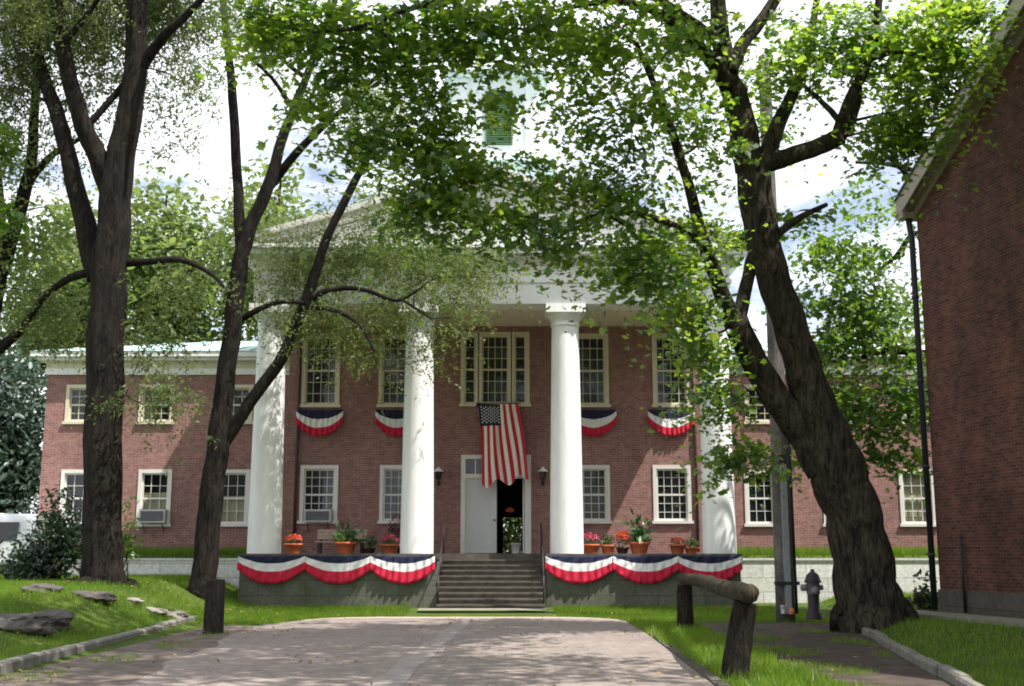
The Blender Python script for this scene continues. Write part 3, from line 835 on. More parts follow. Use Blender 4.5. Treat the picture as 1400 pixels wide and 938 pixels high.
# pediment
zp = zc + 0.38; pw = (ex1 - ex0) / 2 + 0.55; apex = 2.15; pc = (ex0 + ex1) / 2
m = MB(); yt = yf + 0.02
m.add([(pc - pw + 0.6, yt, zp), (pc + pw - 0.6, yt, zp), (pc, yt, zp + apex - 0.25)], [(0, 1, 2)])
m.build('tympanum', WHITE, court)
m = MB()
for s in (-1, 1):
    d = np.array([-s * pw, 0, apex]); L = np.linalg.norm(d); d /= L; nn = np.array([s * apex, 0, pw]); nn /= np.linalg.norm(nn)
    o = np.array([pc + s * pw, yf - 0.55, zp])
    m.obox(o + nn * 0.0, d * L, (0, 0.75, 0), nn * 0.16); m.obox(o + np.array([0, 0.16, 0]) - nn * 0.16 + d * 0.5, d * (L - 0.5), (0, 0.55, 0), nn * 0.158)
m.build('raking_cornice', TRIM, court)
m = MB()
rz = 0.17
m.add([(pc - pw - 0.02, yf - 0.5, zp + rz), (pc, yf - 0.5, zp + apex + rz), (pc + pw + 0.02, yf - 0.5, zp + rz), (pc - pw - 0.02, 48, zp + rz), (pc, 48, zp + apex + rz), (pc + pw + 0.02, 48, zp + rz)],
      [(0, 1, 4, 3), (1, 2, 5, 4), (3, 4, 5)])
m.build('roof', COPPER, court)
# cupola
YU = 40.0; ux = CXB
cz0 = zp + 1.0; zb = Z(212, YU)
m = MB()
m.box(ux - 1.9, ux + 1.9, YU - 0.2, YU + 3.6, cz0, zb - 0.5); m.box(ux - 2.0, ux + 2.0, YU - 0.3, YU + 3.7, zb - 0.5, zb - 0.35); m.box(ux - 2.2, ux + 2.2, YU - 0.5, YU + 3.9, zb - 0.35, zb - 0.2)
m.box(ux - 1.75, ux + 1.75, YU - 0.05, YU + 3.45, zb - 0.2, zb)
cup = m.build('cupola', CUPW, court)
m = MB(); zt2 = zb + 3.0; hw = 1.5
m.box(ux - hw, ux + hw, YU + 0.2, YU + 3.2, zb, zt2)
for sx in (-1, 1):
    for (ya) in (YU + 0.13, YU + 3.0): m.box(ux + sx * hw - 0.27 + sx * -0.17, ux + sx * hw + 0.27 + sx * -0.17, ya, ya + 0.27, zb, zt2 - 0.01)
m.box(ux - hw - 0.25, ux + hw + 0.25, YU - 0.05, YU + 3.45, zt2, zt2 + 0.14); m.box(ux - hw - 0.4, ux + hw + 0.4, YU - 0.2, YU + 3.6, zt2 + 0.14, zt2 + 0.32)
m.box(ux - hw, ux + hw, YU + 0.2, YU + 3.2, zt2 + 0.32, zt2 + 0.8)
m.build('belfry', CUPW, cup)
prof = [(1.3, zt2 + 0.8)] + [(1.3 * math.cos(t), zt2 + 0.8 + 1.5 * math.sin(t)) for t in np.linspace(0.1, 1.5, 9)]
m = MB(); m.lathe(ux, YU + 1.7, prof, 24); m.tube([(ux, YU + 1.7, zt2 + 2.2), (ux, YU + 1.7, zt2 + 4.0)], [0.06, 0.02], 8); m.build('dome', COPPER, cup)
m = MB(); lx0, lx1 = X(663, 165, YU), X(701, 165, YU); lz0, lz1 = Z(196, YU), Z(122, YU)
k = lz0 + 0.06
m.box(lx0, lx0 + 0.06, YU + 0.12, YU + 0.198, lz0, lz1); m.box(lx1 - 0.06, lx1, YU + 0.12, YU + 0.198, lz0, lz1)
m.box(lx0 + 0.06, lx1 - 0.06, YU + 0.19, YU + 0.198, lz0, lz1)
while k < lz1:
    m.add([(lx0 + 0.06, YU + 0.13, k - 0.03), (lx1 - 0.06, YU + 0.13, k - 0.03), (lx1 - 0.06, YU + 0.185, k + 0.04), (lx0 + 0.06, YU + 0.185, k + 0.04)], [(0, 1, 2, 3)]); k += 0.085
m.build('louver', LOUV, cup)
# downpipe on the portico wall corner
m = MB(); xx = X(407, 600, YW); m.tube([(xx, YW - 0.07, ZF + 0.05), (xx, YW - 0.07, ZTOP)], [0.05, 0.05], 8)
m.build('downpipe', plain('pipe_brown', (0.07, 0.035, 0.03), 0.6), court)
m = MB(); xx = X(950, 600, YW); m.tube([(xx, YW - 0.07, ZF + 0.05), (xx, YW - 0.07, ZTOP)], [0.045, 0.045], 8)  # thin dark upright near the right end of the wall
m.build('downpipe', MATS['pipe_brown'], court)

# retaining walls beside the porch
def retwall(x0, x1, label):
    m = MB(); x = x0
    m.box(x0, x1, 35.98, 36.16, -0.2, 1.36)
    m.box(x0 - 0.02, x1 + 0.02, 35.94, 36.2, 1.36, 1.42)
    tag(m.build('retaining_wall', WHWALL), label, 'wall')
retwall(-16.4, PL0 - 0.01, 'low whitewashed stone wall below the wing with the air conditioner')
retwall(PR1 + 0.01, 15.0, 'low whitewashed stone wall behind the hydrant and leaning tree')

# ------------------------------------------------------------------ things on the courthouse
def ac_unit(px0, px1, py0, py1, y, label):
    x0, x1, z0, z1 = X(px0, py1, y), X(px1, py1, y), Z(py1, y), Z(py0, y)
    t = thing('air_conditioner', label, 'air conditioner', ((x0 + x1) / 2, y - 0.2, z0))
    m = MB(); m.box(x0, x1, y - 0.34, y + 0.04, z0, z1); m.build('casing', ACW, t)
    m = MB(); n = 7
    m.box(x0 + 0.05, x1 - 0.05, y - 0.352, y - 0.342, z0 + 0.05, z1 - 0.05)
    for k in range(n):
        zz = z0 + 0.08 + (z1 - z0 - 0.16) * k / (n - 1); m.box(x0 + 0.05, x1 - 0.05, y - 0.37, y - 0.354, zz - 0.008, zz + 0.008)
    m.build('grille', ACG, t)
    m = MB(); m.tube([(x0 + 0.1, y + 0.0, z0 - 0.3), (x0 + 0.1, y - 0.3, z0 - 0.01)], [0.015] * 2, 6); m.build('bracket', BLACK, t); m = MB(); m.tube([(x1 - 0.1, y + 0.0, z0 - 0.3), (x1 - 0.1, y - 0.3, z0 - 0.01)], [0.015] * 2, 6); m.build('bracket', BLACK, t)
ac_unit(418, 454, 697, 714, YW, 'grey air conditioner in the porch window above the bench')
ac_unit(194, 229, 697, 715, YG, 'grey air conditioner in the wing window between two tree trunks')

def swag(px0, px1, pyt, y, kind, label, grp, edge=(1, 1)):
    """one pleated half-round of bunting"""
    x0, x1 = X(px0, pyt, y), X(px1, pyt, y); zt = Z(pyt, y); s = px2m(pyt, y)
    n = 44; m = MB(); p1, p2, p3 = rng.random(3) * 6; am = 0.8 + 0.5 * rng.random(); sk = rng.normal() * 0.05; vs = []; rows = 13
    for i in range(n + 1):
        u = i / n; q = 4 * u * (1 - u) * (1 + sk * (2 * u - 1)) * (0.95 + 0.05 * am) + 0.02 * math.sin(u * 17 + p1) * u * (1 - u) * 4; xx = x0 + (x1 - x0) * u
        if kind == 'porch': L = [0.02 + 0.03 * q, 0.05 + 0.20 * q, 0.20 + 0.27 * q, 0.40 + 0.40 * q]
        else: L = [0.0 + 0.02 * q, 0.05 + 0.26 * q ** 0.8, 0.19 + 0.39 * q ** 0.8, 0.36 + 0.50 * q ** 0.8]
        for j in range(rows):
            b = j / (rows - 1) * 3; k = min(2, int(b)); tt = b - k
            dz = L[k] + (L[k + 1] - L[k]) * tt
            pl = am * 0.030 * math.sin(u * 2 * math.pi * (8.5 + 0.6 * am) + 1.6 * math.sin(u * 7 + p2) + 0.35 * math.sin(j * 0.6 + p3)) * (0.25 + 0.75 * j / rows) + 0.012 * math.sin(u * 31 + j)
            xs_ = xx + (xx - (x0 + x1) / 2) * 0.03 * j / rows
            vs.append((xs_, y - 0.03 - 0.045 * (j / rows) + pl, zt - dz))
    for i in range(n):
        for j in range(rows - 1):
            a_ = i * rows + j
            m.add([vs[a_], vs[a_ + rows], vs[a_ + rows + 1], vs[a_ + 1]], [(0, 1, 2, 3)], j // 4, True)
    o = m.build('bunting', [NAVY, WHTC, REDC])
    md = o.modifiers.new('weld', 'WELD'); md.merge_threshold = 0.0005
    md2 = o.modifiers.new('cloth', 'SOLIDIFY'); md2.thickness = 0.006
    return tag(o, label, 'bunting', grp)
g1, g2 = 'bunting swags along the porch edge', 'bunting under the upper windows'
yb = PF - 0.065
for a_, b_, l_ in ((327, 417, 'outermost red, white and navy porch swag, nearest the slim dark tree'), (417, 507, 'middle swag of the porch bunting in front of the bench'),
               (507, 594, 'porch bunting swag beside the steps, below the magenta plant'),
               (746, 838, 'porch bunting swag beside the steps, below the pink flowers'), (838, 926, 'middle swag below the orange flowers and tall potted plant'),
               (926, 1013, 'bunting swag behind the log rail under the column screened by maple leaves')):
    swag(a_, b_, 758, yb, 'porch', l_, g1)
for a_, b_, l_ in ((406, 469, 'half-round bunting under the upper window above the porch air conditioner'), (514, 574, 'half-round bunting partly hidden behind the column beside the hanging branch'),
               (779, 842, 'half-round bunting partly hidden by the column next to the flag'), (886, 949, 'half-round bunting under the upper window overhung by maple leaves')):
    swag(a_, b_, 560, YW - 0.09, 'win', l_, g2)

# flag hung from the triple window
yfl = YW - 0.42
t = thing('flag', 'stars and stripes hanging over the half-open white front door', 'flag', tuple(at(682, 553, yfl)))
xa, xb = X(654, 553, yfl), X(709, 553, yfl); zt_, zb_ = Z(552, yfl), Z(662, yfl)
nu, nv = 52, 40
def flagp(u, v, off=0.0):
    wv = 1.0 + 0.06 * v
    xx = xa + (xb - xa) * (u * wv) + 0.24 * v * (0.6 + 0.4 * u) + 0.03 * math.sin(6 * u + 4 * v)
    yy = yfl + (0.075 * math.sin(u * math.pi * 5.2 + 1.2 * v) + 0.05 * math.sin(u * math.pi * 9 + 2.5 * v)) * (0.25 + 0.75 * v) - 0.10 * v - off
    zz = zt_ + (zb_ - zt_) * v * (1.0 - 0.10 * u * u + 0.05 * math.sin(u * 14) * v) - 0.02 * (1 - v) * math.sin(u * math.pi)
    return (xx, yy, zz)
m = MB(); gv = [[flagp(i / nu, j / nv) for j in range(nv + 1)] for i in range(nu + 1)]
vs_ = [p for r_ in gv for p in r_]; fs_ = {0: [], 1: [], 2: []}
for i in range(nu):
    for j in range(nv):
        a_ = i * (nv + 1) + j; stripe = int((i + 0.5) / nu * 13)
        mi = 2 if ((i + 0.5) / nu < 7 / 13 and (j + 0.5) / nv < 0.27) else (0 if stripe % 2 == 0 else 1)
        fs_[mi].append((a_, a_ + nv + 1, a_ + nv + 2, a_ + 1))
allf = fs_[0] + fs_[1] + fs_[2]
m.add(vs_, allf, 0, True); m.m = [0] * len(fs_[0]) + [1] * len(fs_[1]) + [2] * len(fs_[2])
for r_ in range(9):
    for c_ in range(6 if r_ % 2 == 0 else 5):
        u0 = (r_ + 1) / 10 * 7 / 13; v0 = (c_ + (1 if r_ % 2 == 0 else 1.5)) / 7 * 0.27
        pts = []
        for k in range(10):
            an = math.pi / 2 + k * math.pi / 5; rr = 0.034 if k % 2 == 0 else 0.014
            pts.append(flagp(u0 + rr * math.cos(an) / 1.25, v0 - rr * math.sin(an) / 2.5, 0.008))
        m.add(pts, [tuple(range(9, -1, -1))], 3)
m.build('flag_cloth', [FRED, FWHT, NAVY, PLASTW], t)
m = MB(); m.tube([(xa - 0.08, yfl, zt_ + 0.012), (xb + 0.08, yfl, zt_ + 0.012)], [0.016] * 2, 8)
for xx in (xa + 0.1, xb - 0.1): m.tube([(xx, yfl, zt_ + 0.012), (xx, YW - 0.09, zt_ + 0.05)], [0.012] * 2, 6)
m.build('flag_staff', BLACK, t)

# wall lanterns beside the door
def lantern(px, label):
    x, z = X(px, 645, YW), Z(655, YW)
    t = thing('wall_lantern', label, 'lantern', (x, YW - 0.18, z))
    m = MB(); m.lathe(x, YW - 0.18, [(0.05, z - 0.03), (0.075, z), (0.10, z + 0.22)], 6, smooth=False); m.build('lantern_glass', GLASS, t)
    m = MB(); m.lathe(x, YW - 0.18, [(0.16, z + 0.222), (0.14, z + 0.26), (0.05, z + 0.33), (0.01, z + 0.38)], 12); m.build('lantern_cap', PLASTW, t)
    m = MB(); m.tube([(x, YW - 0.18, z - 0.03), (x, YW - 0.16, z - 0.15), (x, YW - 0.01, z - 0.12)], [0.018] * 3, 6); m.box(x - 0.05, x + 0.05, YW - 0.02, YW - 0.001, z - 0.2, z - 0.05); m.build('bracket', BLACK, t)
lantern(600, 'small white-capped wall lantern on the side of the closed door leaf')
lantern(742, 'small white-capped wall lantern next to the column beside the flag')

# pendant lamp and bucket in the hall
xx, zz = X(697, 695, 41.0), Z(697, 41.0)
t = thing('pendant_lamp', 'dim orange lamp glowing in the dark hall behind the open door', 'lamp', (xx, 41.0, zz))
m = MB(); m.lathe(xx, 41, [(0.04, zz + 0.08), (0.15, zz + 0.02), (0.16, zz - 0.04), (0.09, zz - 0.08)], 16); m.build('lamp_shade', LAMP, t)
m = MB(); m.tube([(xx, 41, zz + 0.08), (xx, 41, ZF + 3.2)], [0.01] * 2, 6); m.build('cord', BLACK, t)
xx, zz = X(705, 750, 37.35), ZF + 0.005
m = MB(); m.lathe(xx, 37.35, [(0.13, zz), (0.165, zz + 0.28), (0.18, zz + 0.28), (0.18, zz + 0.31), (0.16, zz + 0.31), (0.125, zz + 0.03)], 18)
tag(m.build('bucket', PLASTW), 'white bucket on the sill of the open front door', 'bucket')

# bench on the porch
yb2 = 35.2; bx0, bx1 = X(432, 740, yb2), X(500, 740, yb2); bz = ZF
t = thing('porch_bench', 'pale wooden bench on the porch below the window air conditioner', 'bench', ((bx0 + bx1) / 2, yb2, bz))
m = MB()
for k in range(3): m.box(bx0, bx1, yb2 - 0.2 + k * 0.14, yb2 - 0.07 + k * 0.14, bz + 0.32, bz + 0.36)
m.build('seat', WOODB, t)
m = MB()
for k in range(3): m.box(bx0, bx1, yb2 + 0.235, yb2 + 0.26, bz + 0.42 + 0.1 * k, bz + 0.51 + 0.1 * k)
m.build('backrest', WOODB, t)
for xx in (bx0 + 0.08, bx1 - 0.14):
    for (y0_, h_) in ((yb2 - 0.18, 0.318), (yb2 + 0.26, 0.7)):
        m = MB(); m.box(xx, xx + 0.06, y0_, y0_ + 0.06, bz, bz + h_); m.build('leg', BLACK, t)

# flower pots
def pot(px, py_top, wpx, y, label, potm, plant, flower=None, ph=0.35, pw_=0.25, nl=70, nf=30, kind='bushy'):
    s = px2m(745, y); x = X(px, 745, y); r = wpx * s / 2; z = ZF; h = max(0.12, Z(py_top, y) - ZF)
    t = thing('flower_pot', label, 'plant pot', (x, y, z), 'potted plants on the porch')
    m = MB(); m.lathe(x, y, [(r * 0.68, z), (r * 0.92, z + h * 0.78), (r * 1.06, z + h * 0.78), (r * 1.06, z + h), (r * 0.9, z + h), (r * 0.86, z + h * 0.85)], 20); m.build('pot', potm, t)
    m = MB(); m.lathe(x, y, [(0.0, z + h * 0.86), (r * 0.86, z + h * 0.86)], 16, cap=False); m.build('soil', SOIL, t)
    n = nl; c = np.array([x, y, z + h])
    if kind == 'tall':
        m = MB(); P = []; T = []; N = []
        P = c + np.abs(rng.normal(size=(n, 3))) * np.array([0, 0, ph]) + rng.normal(size=(n, 3)) * np.array([pw_ * .6, pw_ * .6, 0.03])
        T = (P - c) * np.array([2.0, 2.0, 1.2]) + rng.normal(size=(n, 3)) * 0.1; N = rng.normal(size=(n, 3)) + np.array([0, -1, 0.3])
        V_, F_ = leaves(P, N, 0.26 * (0.6 + 0.8 * rng.random(n)), SLIM_T, T); np_mesh('foliage', V_, F_, F_.shape[1], plant, t)
    else:
        q = in_ball(n, 2.5) * np.array([pw_, pw_, ph / 2]) + c + np.array([0, 0, ph / 2 - 0.03])
        V_, F_ = leaves(q, (q - c) + rng.normal(size=(n, 3)) * 0.2, 0.09 * (0.6 + 0.8 * rng.random(n)), OVAL_T); np_mesh('foliage', V_, F_, F_.shape[1], plant, t)
    if flower is not None:
        q = in_ball(nf, 6); q[:, 2] = np.abs(q[:, 2]) * 1.15; q = q * np.array([pw_ * 1.08, pw_ * 1.08, ph / 2 + 0.04]) + c + np.array([0, 0, ph / 2 - 0.03])
        V_, F_ = leaves(q, (q - c) + np.array([0, -0.2, 0.0]), 0.085 * (0.7 + 0.6 * rng.random(nf)), OVAL_T)
        V2, F2 = leaves(q + np.array([0, 0, 0.01]), (q - c) + rng.normal(size=(nf, 3)) * 0.25, 0.085 * (0.7 + 0.6 * rng.random(nf)), OVAL_T)
        np_mesh('blossom', np.vstack([V_, V2]), np.vstack([F_, F2 + len(V_)]), F_.shape[1], flower, t)
yp = 34.5
pot(401, 743, 24, yp, 'terracotta pot of red flowers beside the outermost column, nearest the wing', TERRA, PLANTL, REDF, 0.24, 0.24, 60, 60)
pot(473, 741, 29, yp, 'wide terracotta pot with upright green plant in front of the bench', TERRA, PLANTL, None, 0.22, 0.3, 130, kind='tall')
pot(505, 749, 18, yp, 'small dark pot with low green plant next to the bench', DPOT, PLANTL, None, 0.4, 0.26, 110)
pot(533, 744, 26, yp, 'terracotta pot of pink flowers under the tall dark magenta plant', TERRA, PLANTL, PINKF, 0.24, 0.24, 60, 50)
pot(541, 745, 20, 35.4, 'dark pot with tall magenta flowering plant half behind the column', DPOT, BUSH, MAGF, 0.85, 0.24, 170, 90)
pot(806, 744, 26, yp, 'terracotta pot of pink flowers tight beside the column next to the flag', TERRA, PLANTL, PINKF, 0.30, 0.26, 50, 60)
pot(831, 745, 20, yp, 'small terracotta pot with round green plant, left of the orange flowers', TERRA, PLANTL, None, 0.32, 0.22, 100)
pot(851, 748, 18, yp, 'dark pot heaped with bright orange-red flowers', DPOT, PLANTL, REDF, 0.42, 0.25, 40, 90)
pot(874, 741, 29, yp, 'large terracotta pot with tall green plant and pale blooms', TERRA, PLANTL, PALEF, 0.34, 0.30, 150, 10, kind='tall')
pot(926, 744, 22, yp, 'terracotta pot with small red flowers behind the log rail', TERRA, PLANTL, REDF, 0.2, 0.2, 40, 20)
pot(945, 748, 20, yp, 'dark reddish pot with green plant next to the column behind the log rail', TERRA, PLANTL, None, 0.28, 0.22, 90)

# ------------------------------------------------------------------ brick building on the right
cor = np.array([9.67, 27.0]); dd = np.array([0.22, -0.9755]); nn2 = np.array([-0.9755, -0.22])
bz0 = 0.22; ze = 9.80; sl_ = 0.60; half = 12.0; Lw = 24.0  # gable widened beyond the view so that its shadow covers the right lawn
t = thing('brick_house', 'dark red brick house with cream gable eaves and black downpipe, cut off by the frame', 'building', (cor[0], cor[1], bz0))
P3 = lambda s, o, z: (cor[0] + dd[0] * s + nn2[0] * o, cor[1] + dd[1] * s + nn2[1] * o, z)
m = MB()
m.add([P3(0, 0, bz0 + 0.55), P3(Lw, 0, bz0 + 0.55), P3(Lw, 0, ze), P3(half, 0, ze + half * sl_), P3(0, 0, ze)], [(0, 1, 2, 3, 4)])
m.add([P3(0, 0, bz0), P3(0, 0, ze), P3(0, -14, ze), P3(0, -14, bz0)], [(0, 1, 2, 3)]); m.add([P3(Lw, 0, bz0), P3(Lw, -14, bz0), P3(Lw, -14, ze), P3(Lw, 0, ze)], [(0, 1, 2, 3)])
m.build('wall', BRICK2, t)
m = MB(); m.obox(P3(-0.03, 0.04, bz0 - 0.4), np.array(P3(Lw + 0.06, 0, 0)) - np.array(P3(0, 0, 0)), np.array(P3(0, -0.2, 0)) - np.array(P3(0, 0, 0)), (0, 0, 0.95)); m.build('foundation', FOUND, t)
ov = 0.36
def rk(s, o, up): return np.array(P3(s, o, ze + s * sl_ + up)) if s <= half else np.array(P3(s, o, ze + (2 * half - s) * sl_ + up))
m = MB()
for a_, b_ in ((-0.30, half), (half, Lw + 0.30)):
    v = [rk(a_, ov + 0.03, 0.30), rk(b_, ov + 0.03, 0.30), rk(b_, -14, 0.30), rk(a_, -14, 0.30), rk(a_, ov + 0.03, 0.36), rk(b_, ov + 0.03, 0.36), rk(b_, -14, 0.36), rk(a_, -14, 0.36)]
    m.add(v, [(0, 3, 2, 1), (4, 5, 6, 7), (0, 1, 5, 4), (1, 2, 6, 5), (2, 3, 7, 6), (3, 0, 4, 7)])
m.build('roof', SLATE, t)
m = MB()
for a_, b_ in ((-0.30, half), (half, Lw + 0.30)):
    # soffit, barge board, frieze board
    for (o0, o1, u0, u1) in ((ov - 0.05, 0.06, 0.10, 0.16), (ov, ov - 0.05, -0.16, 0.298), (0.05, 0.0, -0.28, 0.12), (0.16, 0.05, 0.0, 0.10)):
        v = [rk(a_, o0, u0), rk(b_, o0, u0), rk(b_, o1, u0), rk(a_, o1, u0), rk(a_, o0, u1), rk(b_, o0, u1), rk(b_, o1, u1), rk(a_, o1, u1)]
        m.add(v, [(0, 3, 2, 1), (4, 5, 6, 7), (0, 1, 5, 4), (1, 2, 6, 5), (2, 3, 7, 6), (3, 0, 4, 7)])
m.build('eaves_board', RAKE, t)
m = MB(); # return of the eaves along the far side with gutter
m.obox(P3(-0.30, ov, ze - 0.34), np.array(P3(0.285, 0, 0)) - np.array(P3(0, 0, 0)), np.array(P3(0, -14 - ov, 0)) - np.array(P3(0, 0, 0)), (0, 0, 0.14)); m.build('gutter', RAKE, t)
m = MB(); r_ = 0.07
pp = [P3(-0.14, 0.14, ze - 0.30), P3(-0.13, 0.13, ze - 0.45), P3(-0.12, 0.12, ze - 0.6), P3(-0.10, 0.10, ze - 0.8), P3(-0.10, 0.10, bz0 + 0.1)]
m.tube(pp, [r_] * 5, 10); 
for zz in (1.5, 3.5, 5.5, 7.5): m.tube([P3(-0.10, 0.10, zz), P3(-0.10, 0.10, zz + 0.08)], [r_ * 1.25] * 2, 10)
m.build('downpipe', BLACK, t)
m = MB(); m.tube([P3(1.05, 0.09, bz0 + 0.1), P3(1.05, 0.09, bz0 + 1.75)], [0.035] * 2, 8); m.build('vent_pipe', BLACK, t)
m = MB(); o_ = P3(-1.2, 1.45, bz0 - 0.35)
m.obox(P3(-0.6, 1.6, bz0 - 0.35), np.array(P3(Lw, 0, 0)) - np.array(P3(0, 0, 0)), np.array(P3(0, -1.0, 0)) - np.array(P3(0, 0, 0)), (0, 0, 0.46))
structure(m.build('pavement', SLABM))

# ------------------------------------------------------------------ posts, rail, pole, hydrant, rocks, van
p = at(291, 872, 24.0); x, y, z = p[0], 24.0, 0.0
m = MB(); hw = 0.165
v = []
for (zz, q) in ((-0.15, 1.05), (0.5, 1.0), (1.02, 0.97), (1.06, 0.86)):
    for (sx, sy) in ((-1, -1), (1, -1), (1, 1), (-1, 1)): v.append((x + sx * hw * q + 0.01 * zz, y + sy * hw * q, zz))
m.add(v, [(4 * k + i, 4 * k + (i + 1) % 4, 4 * k + 4 + (i + 1) % 4, 4 * k + 4 + i) for k in range(3) for i in range(4)] + [(12, 13, 14, 15)])
o = m.build('bollard', POSTW); bv = o.modifiers.new('bevel', 'BEVEL'); bv.width = 0.02; bv.segments = 2
tag(o, 'squat weathered wooden post standing alone at the drive edge', 'post')

A1 = at(1000, 925, 15.6); A1[2] = 0.0; A2 = at(938, 862, 25.0); A2[2] = 0.0
T1 = at(1019, 824, 15.6); T2 = at(936, 800, 25.0)
t = thing('log_barrier', 'rustic log rail on two leaning posts beside the drive', 'barrier', tuple((A1 + A2) / 2))
def post(a, b, r0, r1):
    m = MB(); pts = catmull([a + np.array([0, 0, -0.2]), (a + b) / 2 + rng.normal(size=3) * 0.02, b], 5)
    m.tube(pts, list(np.linspace(r0, r1, len(pts))), 14, 0, True, 0.08, 0.03); return m.build('post', LOGW, t)
post(A1, T1, 0.19, 0.15); post(A2, T2, 0.18, 0.155)
d = (T1 - T2); d /= np.linalg.norm(d)
m = MB(); up = np.array([0, 0, 0.13])
pts = catmull([T2 + up - d * 0.5, T2 * 0.6 + T1 * 0.4 + up + np.array([0.03, 0, 0.03]), T1 * 0.75 + T2 * 0.25 + up - np.array([0.03, 0, 0]), T1 + up + d * 0.42], 6)
m.tube(pts, [(0.112 + 0.018 * q / len(pts)) * (1 + 0.06 * math.sin(q * 1.7)) for q in range(len(pts))], 16, 0, True, 0.10, 0.04)
m.build('rail', barkmat('mossy_log', (0.03, 0.028, 0.022), (0.16, 0.15, 0.11), 1.8), t)

YP = 28.0; pb = at(1074, 836, YP); px_, pz_ = pb[0], 0.2
ztop = 14.2
t = thing('utility_pole', 'tall grey wooden utility pole with pale conduit behind the leaning tree', 'pole', (px_, YP, pz_))
m = MB(); pts = [np.array([px_ + 0.002 * k, YP, pz_ - 0.2 + (ztop - pz_) * k / 10]) for k in range(11)]
m.tube(pts, list(np.linspace(0.225, 0.15, 11)), 16, 0, True, 0.02, 0.01); m.build('shaft', barkmat('pole_wood', (0.14, 0.135, 0.14), (0.36, 0.35, 0.36), 3.0), t)
m = MB(); zz1 = Z(636, YP)
m.box(px_ - 0.055, px_ + 0.075, YP - 0.34, YP - 0.21, pz_ + 0.0, zz1); m.build('conduit', METALG, t)
m = MB(); m.box(px_ - 0.08, px_ + 0.10, YP - 0.35, YP - 0.2, zz1 + 0.002, zz1 + 0.22)
m.box(px_ - 0.28, px_ + 0.28, YP - 0.345, YP - 0.18, 0.85, 0.93)
m.tube([(px_ + 0.24, YP - 0.1, pz_), (px_ + 0.22, YP - 0.1, 5.0)], [0.035] * 2, 8)
m.build('strap', BLACK, t)
m = MB(); q = at(1071, 836, 27.4); m.lathe(q[0], 27.4, [(0.05, 0.22), (0.065, 0.38), (0.07, 0.38), (0.068, 0.40)], 12); tag(m.build('paper_cup', PLASTW), 'small white cup in the grass at the foot of the utility pole', 'cup')
m = MB(); q = at(1082, 834, 27.4); m.lathe(q[0], 27.4, [(0.06, 0.2), (0.07, 0.28), (0.045, 0.34), (0.0, 0.35)], 10); tag(m.build('utility_marker', ORANGE), 'small orange marker in the grass at the foot of the utility pole', 'marker')

YH = 27.0; hx = X(1113, 835, YH); hz0 = 0.22; k_ = 1.06 / 0.9
t = thing('fire_hydrant', 'dark fire hydrant with grey waist beside the leaning tree', 'hydrant', (hx, YH, hz0))
zz = lambda h: hz0 + h * k_ * 0.9
m = MB(); m.lathe(hx, YH, [(0.17, zz(-0.1)), (0.17, zz(0.04)), (0.13, zz(0.05)), (0.13, zz(0.42))], 18); m.build('barrel', CANDY, t)
m = MB(); m.lathe(hx, YH, [(0.14, zz(0.42)), (0.15, zz(0.43)), (0.15, zz(0.66)), (0.17, zz(0.66))], 18)
m.cyl((hx - 0.13, YH, zz(0.56)), (hx - 0.27, YH, zz(0.56)), 0.075, 12); m.cyl((hx + 0.13, YH, zz(0.56)), (hx + 0.22, YH, zz(0.56)), 0.06, 12); m.cyl((hx, YH - 0.13, zz(0.5)), (hx, YH - 0.25, zz(0.5)), 0.09, 12)
m.build('collar', HYDW, t)
m = MB(); m.lathe(hx, YH, [(0.19, zz(0.66)), (0.19, zz(0.70)), (0.17, zz(0.72)), (0.14, zz(0.82)), (0.07, zz(0.88)), (0.045, zz(0.885)), (0.045, zz(0.94)), (0.0, zz(0.945))], 18); m.build('bonnet', CANDY, t)

def rock(px, py, Y, w, h, d, label, mat=ROCKM, grp=None):
    import bmesh
    c = at(px, py, Y); z0 = float(hgt(c[0], Y))
    bm = bmesh.new(); bmesh.ops.create_icosphere(bm, subdivisions=4, radius=1)
    sd = rng.random(3) * 9
    for v in bm.verts:
        n_ = v.co.normalized(); k = 1 + 0.16 * math.sin(3.1 * n_.x + sd[0]) * math.cos(2.7 * n_.y + sd[1]) + 0.12 * math.sin(5 * n_.z + 4 * n_.x + sd[2]) + 0.16 * mnoise.noise(n_ * 2.2 + Vector(sd)) + 0.10 * mnoise.noise(n_ * 5.5 + Vector(sd)) + rng.normal() * 0.02
        v.co = Vector((n_.x * k * w, n_.y * k * d, n_.z * k * h))
    me = bpy.data.meshes.new('rock'); bm.to_mesh(me); bm.free(); me.materials.append(mat)
    o = bpy.data.objects.new('rock', me); COL.objects.link(o); o.location = (c[0], Y, z0 + h * 0.12)
    tag(o, label, 'rock', grp)
rock(12, 860, 20.0, 0.66, 0.22, 0.5, 'big dark boulder in the lawn at the photo edge', grp='rocks on the lawn')
rock(62, 852, 21.0, 0.45, 0.20, 0.4, 'pale weathered boulder touching the big dark one', grp='rocks on the lawn')
rock(125, 828, 24.5, 0.50, 0.13, 0.35, 'long flat rock at the foot of the thick forked trunk', grp='rocks on the lawn')
rock(55, 826, 24.0, 0.4, 0.12, 0.3, 'low dark rock in sunny grass between boulder and thick trunk', grp='rocks on the lawn')
rock(212, 824, 26.0, 0.28, 0.10, 0.22, 'small tan stone midway between the two dark tree trunks', SLABM, 'rocks on the lawn')
rock(240, 822, 26.5, 0.30, 0.12, 0.22, 'small tan stone just before the slim dark tree', SLABM, 'rocks on the lawn')
rock(180, 822, 26.0, 0.22, 0.08, 0.2, 'small tan stone beside the thick forked trunk roots', SLABM, 'rocks on the lawn')

